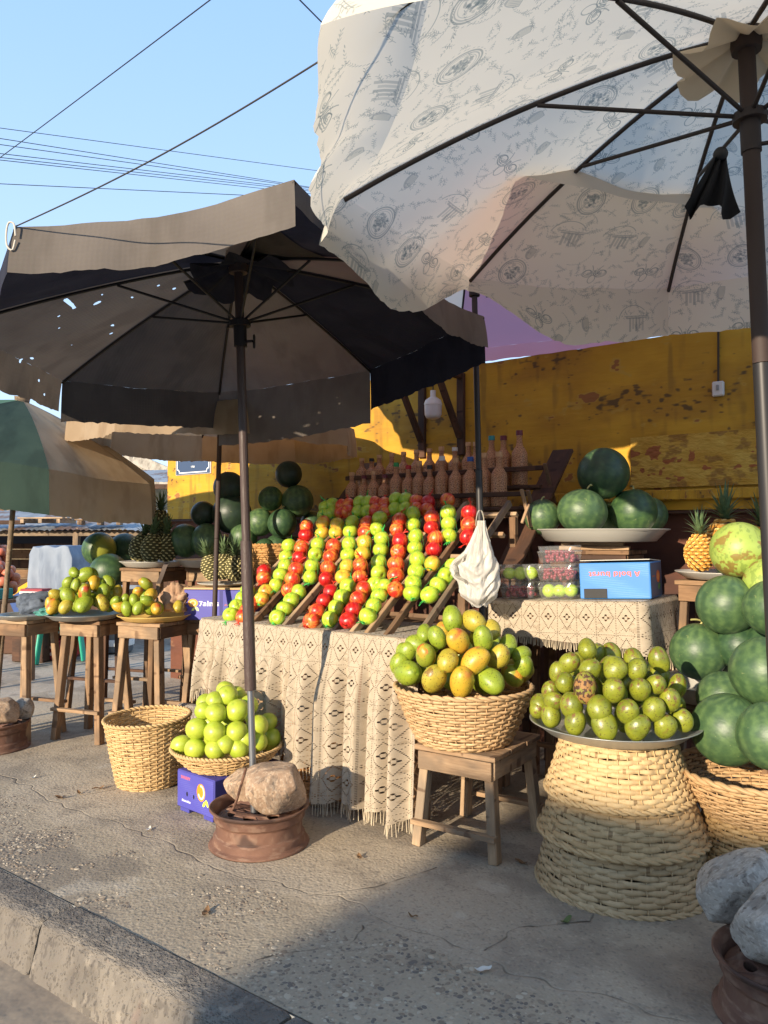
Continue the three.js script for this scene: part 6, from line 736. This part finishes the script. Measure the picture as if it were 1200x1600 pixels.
// ---------------------------------------------------------------- street behind, on the left
{
  const plaster = (a, b, s) => std({ roughness: 0.9, map: faded(a, b, s, 0.3), bumpMap: grainB, bumpScale: 0.01 });
  const tinT = tex(256, 256, (u, v) => lerp3(lerp3(rgb(120, 124, 126), rgb(168, 172, 174), fbm(u, v, 6, 6, 4)), rgb(120, 86, 66), sst(0.55, 0.7, fbm(u, v, 9, 5, 4, nz2)) * 0.7));
  const tin = std({ map: tinT, roughness: 0.6, metalness: 0.25 });
  const sheet = (w, L, rise, seed) => surf(160, 8, (a, b) => [(a - 0.5) * w, rise * b + 0.012 * Math.sin(a * w / 0.076 * 6.283) + 0.02 * (n3(a * 6 + seed, b * 3, 1) - 0.5) + (b < 0.12 ? 0.04 * (n3(a * 22 + seed, 3, 3) - 0.5) : 0), -L * b + 0.04 * (n3(a * 14, 1, seed) - 0.5) * (b < 0.1 ? 1 : 0)], (a, b) => [a * w * 0.5, b * L * 0.5]);
  // long cream building
  const b1 = thing('shop_building', 'long low cream plastered building with a tin roof across the side street', 'building', [-7.2, 0, 15.0], 6);
  part('wall', mv(cbox(5.6, 2.25, 3, 0.02), 0, 1.125, -1.5), plaster(rgb(158, 138, 106), rgb(178, 158, 124), rgb(132, 118, 96)), b1); part('roof', mv(sheet(6.6, 3.4, 0.5, 4), 0.2, 2.28, 0.35), tin, b1); part('fascia', mv(cbox(6.6, 0.09, 0.05), 0.2, 2.22, 0.33, 0, 0, -0.01), wDark, b1);
  const wn = part('window', mv(cbox(0.8, 0.6, 0.04), -0.4, 1.5, 0.02), wBrown, b1); part('window_frame', mv(cbox(0.9, 0.06, 0.06), -0.4, 1.83, 0.02), wGrey, wn);
  // grey gabled house further off
  const b2 = thing('gabled_house', 'old grey gabled building with stained plaster beside the yellow wall', 'building', [-6.85, 0, 21], 14); const gp = plaster(rgb(150, 142, 130), rgb(184, 176, 162), rgb(96, 90, 82));
  part('wall', mv(cbox(3.2, 2.35, 4, 0.02), 0, 1.175, -2), gp, b2); const gs = new THREE.Shape([[-1.62, 2.35], [1.62, 2.35], [1.62, 2.72], [0.2, 3.3], [-1.62, 2.72]].map(q => new THREE.Vector2(...q))); part('gable', mv(new THREE.ExtrudeGeometry(gs, { depth: 0.2, bevelEnabled: false }), 0, 0.002, -0.2), gp, b2);
  for (const [x0, y0, x1, y1] of [[-1.7, 2.68, 0.2, 3.3], [0.2, 3.3, 1.7, 2.68]]) part('coping', beam(V(x0, y0 + 0.05, 0.03), V(x1, y1 + 0.05, 0.03), 0.09, 0.3, 0.01, V(0, 0, 1)), gp, b2); part('cornice', mv(cbox(3.5, 0.1, 0.2), 0, 2.36, 0.1), gp, b2); part('chimney', mv(cbox(0.22, 0.4, 0.22), 1.1, 3.15, -0.6), gp, b2);
  part('shutter', mv(cbox(1.3, 1.25, 0.05), -0.7, 0.85, 0.02), wBrown, b2); part('shutter', mv(cbox(1.3, 1.25, 0.05), 0.8, 0.85, 0.02), wGrey, b2); const aw = part('awning', mv(sheet(3.2, 1.3, 0.28, 9), 0.2, 1.62, 1.3), tin, b2); part('band', mv(cbox(3.2, 0.3, 0.06), 0, 1.98, 0.025), plaster(rgb(168, 160, 148), rgb(196, 188, 174), rgb(120, 112, 102)), b2);
  // market shack with tin awning
  const sh = thing('market_shack', 'low market shack of brown boards under a crumpled tin awning', 'shack', [-4.75, 0, 10.3], 4);
  part('awning', mv(sheet(5.2, 1.9, 0.30, 2), 0.1, 1.37, 0.7), tin, sh); for (let k = 0; k < 6; k++) part('wall_board', mv(cbox(4.6, 0.135, 0.03), 0.1, 0.62 + k * 0.14, -0.9), k % 2 ? wBrown : wDark, sh); part('back_wall', mv(cbox(4.6, 0.6, 0.03), 0.1, 0.27, -0.93), wBrown, sh); part('shutter', mv(cbox(2.2, 0.22, 0.02), -0.3, 1.3, -0.86), std({ color: col(40, 46, 62) }), sh);
  for (const x of [-2.2, -0.62, 1.0, 2.3]) part('post', beam(V(x, 0, 0.55), V(x + 0.02, 1.40, 0.55), 0.07, 0.07), wGrey, sh); part('beam', beam(V(-2.3, 1.33, 0.55), V(2.4, 1.33, 0.55), 0.06, 0.06), wGrey, sh);
  // things thrown on the awning
  const junk = [['flat wooden pallet lying on the tin awning', 'pallet', -3.45, 9.6, 0.55, 0.05, wTan], ['second wooden pallet on the tin awning beside the pineapples', 'pallet', -4.15, 9.75, 0.6, 0.05, wPale], ['dark plank on the tin awning', 'plank', -4.7, 9.7, 0.5, 0.05, wDark], ['small brown cardboard box on the tin awning', 'box', -5.05, 9.7, 0.2, 0.09, std({ color: col(190, 150, 110) })], ['dusty pink rag on the tin awning', 'rag', -5.25, 9.66, 0.14, 0.1, std({ color: col(214, 130, 124) })]];
  junk.forEach(([lb, kind, x, D, w, h, m], i) => { const g = thing(kind === 'box' ? 'cardboard_box' : kind === 'pallet' ? 'wooden_pallet' : kind === 'rag' ? 'rag' : 'wooden_plank', lb, kind, [x, 1.40 + 0.016 + (D - 9.6) * 0.16, D], rr(-14, 14)); if (kind === 'rag') part('fold', crumple(w / 2, h, 0.08, i), m, g); else if (kind === 'pallet') { for (let k = 0; k < 4; k++) part('slat', mv(cbox(w, 0.018, 0.07), 0, h + 0.03, -0.15 + k * 0.1), m, g); for (const x2 of [-w * 0.4, 0, w * 0.4]) part('runner', mv(cbox(0.05, h, 0.36), x2, h / 2 + 0.018, 0), m, g); } else part('body', mv(cbox(w, h, 0.16), 0, h / 2 + 0.01, 0), m, g); });
  // covered stack of crates
  const st = thing('covered_crates', 'stack of crates covered with a pale blue-grey sheet', 'crates', [-3.52, 0, 8.6], 8);
  for (let k = 0; k < 5; k++) { const c = part('crate', mv(cbox(0.44, 0.2, 0.36, 0.008), 0, 0.12 + k * 0.215, 0), std({ color: col(...[[190, 60, 40], [170, 90, 60], [150, 50, 50], [196, 110, 60], [206, 104, 54]][k]), roughness: 0.6 }), st); for (const y of [-0.05, 0.03]) part('slot', mv(cbox(0.4, 0.035, 0.004), 0, 0.12 + k * 0.215 + y, 0.182), std({ color: col(214, 196, 190) }), c); }
  part('sheet', surf(40, 40, (a, b) => { const x = (a - 0.4) * 0.62, side = Math.max(0, Math.abs(x) - 0.2), front = Math.max(0, b - 0.5) * 1.3; return [Math.sign(x) * Math.min(Math.abs(x), 0.245) + 0.02 * Math.sin(b * 15) * front, 1.19 - side * 2.0 - front * 0.82 + 0.012 * Math.sin(a * 20 + b * 3), 0.2 * Math.min(1, b * 2) * 2 - 0.2 + front * 0.06 + 0.02 * Math.sin(a * 26) * front]; }), std({ map: faded(rgb(116, 126, 140), rgb(146, 154, 164), rgb(98, 108, 122), 0.2), roughness: 0.95 }), st);
  // boxes beside the shack
  const bxs = [['yellow topped blue carton tilted against the crates', [-3.98, 0.62, 8.9], [0.36, 0.24, 0.26], [44, 74, 130], [214, 160, 40], 0.5], ['dark brown open carton in front of the shack', [-4.25, 0.46, 9.0], [0.40, 0.3, 0.3], [64, 46, 36], [90, 66, 50], 0.1], ['stack of red and white packets beside the covered crates', [-3.66, 0.55, 8.35], [0.26, 0.4, 0.22], [150, 60, 66], [220, 200, 196], 0]];
  bxs.forEach(([lb, p, s, c, c2, rz], i) => { const g = thing('carton', lb, 'carton', [p[0], 0, p[2]], 12); part('body', mv(cbox(...s, 0.006), 0, p[1], 0, 0, 0, rz), std({ color: col(...c), roughness: 0.7 }), g); if (i === 2) for (let k = 0; k < 5; k++) part('packet', mv(cbox(s[0] + 0.01, 0.03, s[2] + 0.012, 0.004), 0, p[1] - 0.16 + k * 0.08, 0), std({ color: col(...c2) }), g); else { const lid = cbox(s[0] - 0.01, 0.05, s[2] + 0.006, 0.004); lid.translate(0, s[1] / 2 - 0.02, 0); part('lid', mv(lid, 0, p[1], 0, 0, 0, rz), std({ color: col(...c2) }), g); } part('support', mv(cbox(s[0] + 0.1, p[1] - s[1] / 2 - (rz > 0.3 ? 0.08 : 0), s[2] + 0.1, 0.006), 0, (p[1] - s[1] / 2 - (rz > 0.3 ? 0.08 : 0)) / 2, 0), wDark, g); });
  // green plastic stool, red bag on the ground
  const gs2 = thing('plastic_stool', 'sea green plastic stool on the street behind the wooden stools', 'stool', [-3.33, 0, 8.15], 10); const gm2 = std({ color: col(38, 160, 132), roughness: 0.45 }); part('seat', mv(cbox(0.36, 0.03, 0.34, 0.012), 0, 0.44, 0), gm2, gs2); for (const x of [-1, 1]) for (const z of [-1, 1]) part('leg', beam(V(x * 0.17, 0, z * 0.16), V(x * 0.13, 0.43, z * 0.12), 0.075, 0.03, 0.01, V(0, 0, 1)), gm2, gs2); for (const z of [-1, 1]) part('apron', mv(cbox(0.28, 0.07, 0.02), 0, 0.39, z * 0.135), gm2, gs2);
  const rb = thing('red_box', 'crimson box with pale dots on the street behind the stools', 'box', [-3.5, 0, 8.4], 6); part('body', mv(cbox(0.42, 0.2, 0.24, 0.02), 0, 0.1, 0), std({ color: col(150, 26, 48), roughness: 0.6 }), rb); for (let k = 0; k < 12; k++) part('dot', mv(new THREE.CylinderGeometry(0.016, 0.016, 0.004, 12), -0.17 + (k % 6) * 0.068, 0.07 + Math.floor(k / 6) * 0.07, 0.1215, Math.PI / 2, 0, 0), std({ color: col(224, 200, 190) }), rb);
  const wc = thing('metal_tub', 'shiny dark and white metal tub on the street behind the middle stool', 'tub', [-3.0, 0, 8.9]); part('tub', new THREE.LatheGeometry([[0, 0.003], [0.15, 0.003], [0.17, 0.02], [0.19, 0.24], [0.2, 0.25]].map(q => new THREE.Vector2(...q)), 28), std({ color: col(120, 124, 128), metalness: 0.7, roughness: 0.35 }), wc); part('band', new THREE.LatheGeometry([[0.176, 0.08], [0.186, 0.085], [0.190, 0.15], [0.184, 0.155]].map(q => new THREE.Vector2(...q)), 28), std({ color: col(226, 224, 218) }), wc);
  // onions in net sacks at the far left
  const om = [std({ color: col(196, 112, 84), roughness: 0.5 }), std({ color: col(206, 132, 96), roughness: 0.5 })], ob = thing('onion_table', 'rough wooden table carrying net sacks of onions', 'table', [-3.65, 0, 7.15], 20); for (const x of [-0.4, 0.4]) for (const z of [-0.2, 0.2]) part('leg', beam(V(x, 0, z), V(x, 0.72, z), 0.05, 0.05), wBrown, ob); part('top', mv(cbox(0.95, 0.03, 0.5), 0, 0.737, 0), wBrown, ob);
  for (const [lb, p, n, R] of [['pile of onions in a loose sack at the table edge', [-3.50, 0.90, 7.1], 34, 0.17], ['upper sack of onions behind the loose pile', [-3.62, 1.12, 7.25], 26, 0.14]]) { const g = thing('onion_sack', lb, 'onions', p); for (let k = 0; k < n; k++) { const y = 1 - 2 * (k + 0.5) / n, r = Math.sqrt(1 - y * y), a = k * 2.4; const m = part('onion', appleG, om[k % 2], g); m.position.set(Math.cos(a) * r * R, y * R * 0.85, Math.sin(a) * r * R); m.scale.setScalar(R * 0.3); } part('sack', new THREE.SphereGeometry(R * 0.9, 18, 12), std({ color: col(120, 66, 54), roughness: 1 }), g); }
  const gcb = thing('green_crate', 'turquoise plastic crate under the onions', 'crate', [-3.46, 0.753, 6.95], 20); part('tray', mv(cbox(0.3, 0.09, 0.22, 0.006), 0, 0.046, 0), std({ color: col(52, 150, 140), roughness: 0.5 }), gcb); for (let k = 0; k < 6; k++) part('slot', mv(cbox(0.02, 0.05, 0.003), -0.115 + k * 0.046, 0.045, 0.1125), std({ color: col(24, 84, 80) }), gcb);
}
// ---------------------------------------------------------------- overhead wires
{
  const wm = std({ color: col(38, 42, 50), roughness: 0.6 });
  const wire = (lb, a, b, sag, r, grp) => { const A = V(a[0], a[1], -a[2]), B = V(b[0], b[1], -b[2]), pts = []; for (let k = 0; k <= 14; k++) { const p = A.clone().lerp(B, k / 14); p.y -= sag * 4 * (k / 14) * (1 - k / 14); pts.push(p); } const m = part(numbered('overhead_wire'), new THREE.TubeGeometry(new THREE.CatmullRomCurve3(pts), 60, r, 5), wm, scene); m.userData = { label: lb, category: 'wire' }; if (grp) m.userData.group = grp; };
  WIRES.forEach((w, i) => wire(['steep dark wire running up across the open sky', 'short piece of wire entering behind the white umbrella', 'highest thin wire of the slanting bundle', 'lowest single thin wire above the black umbrella'][i] ?? 'thin wire in the slanting bundle above the black umbrella', w[0], w[1], w[2], w[3], i > 3 ? 'bundle of thin wires' : undefined));
}
renderer.render(scene, camera);
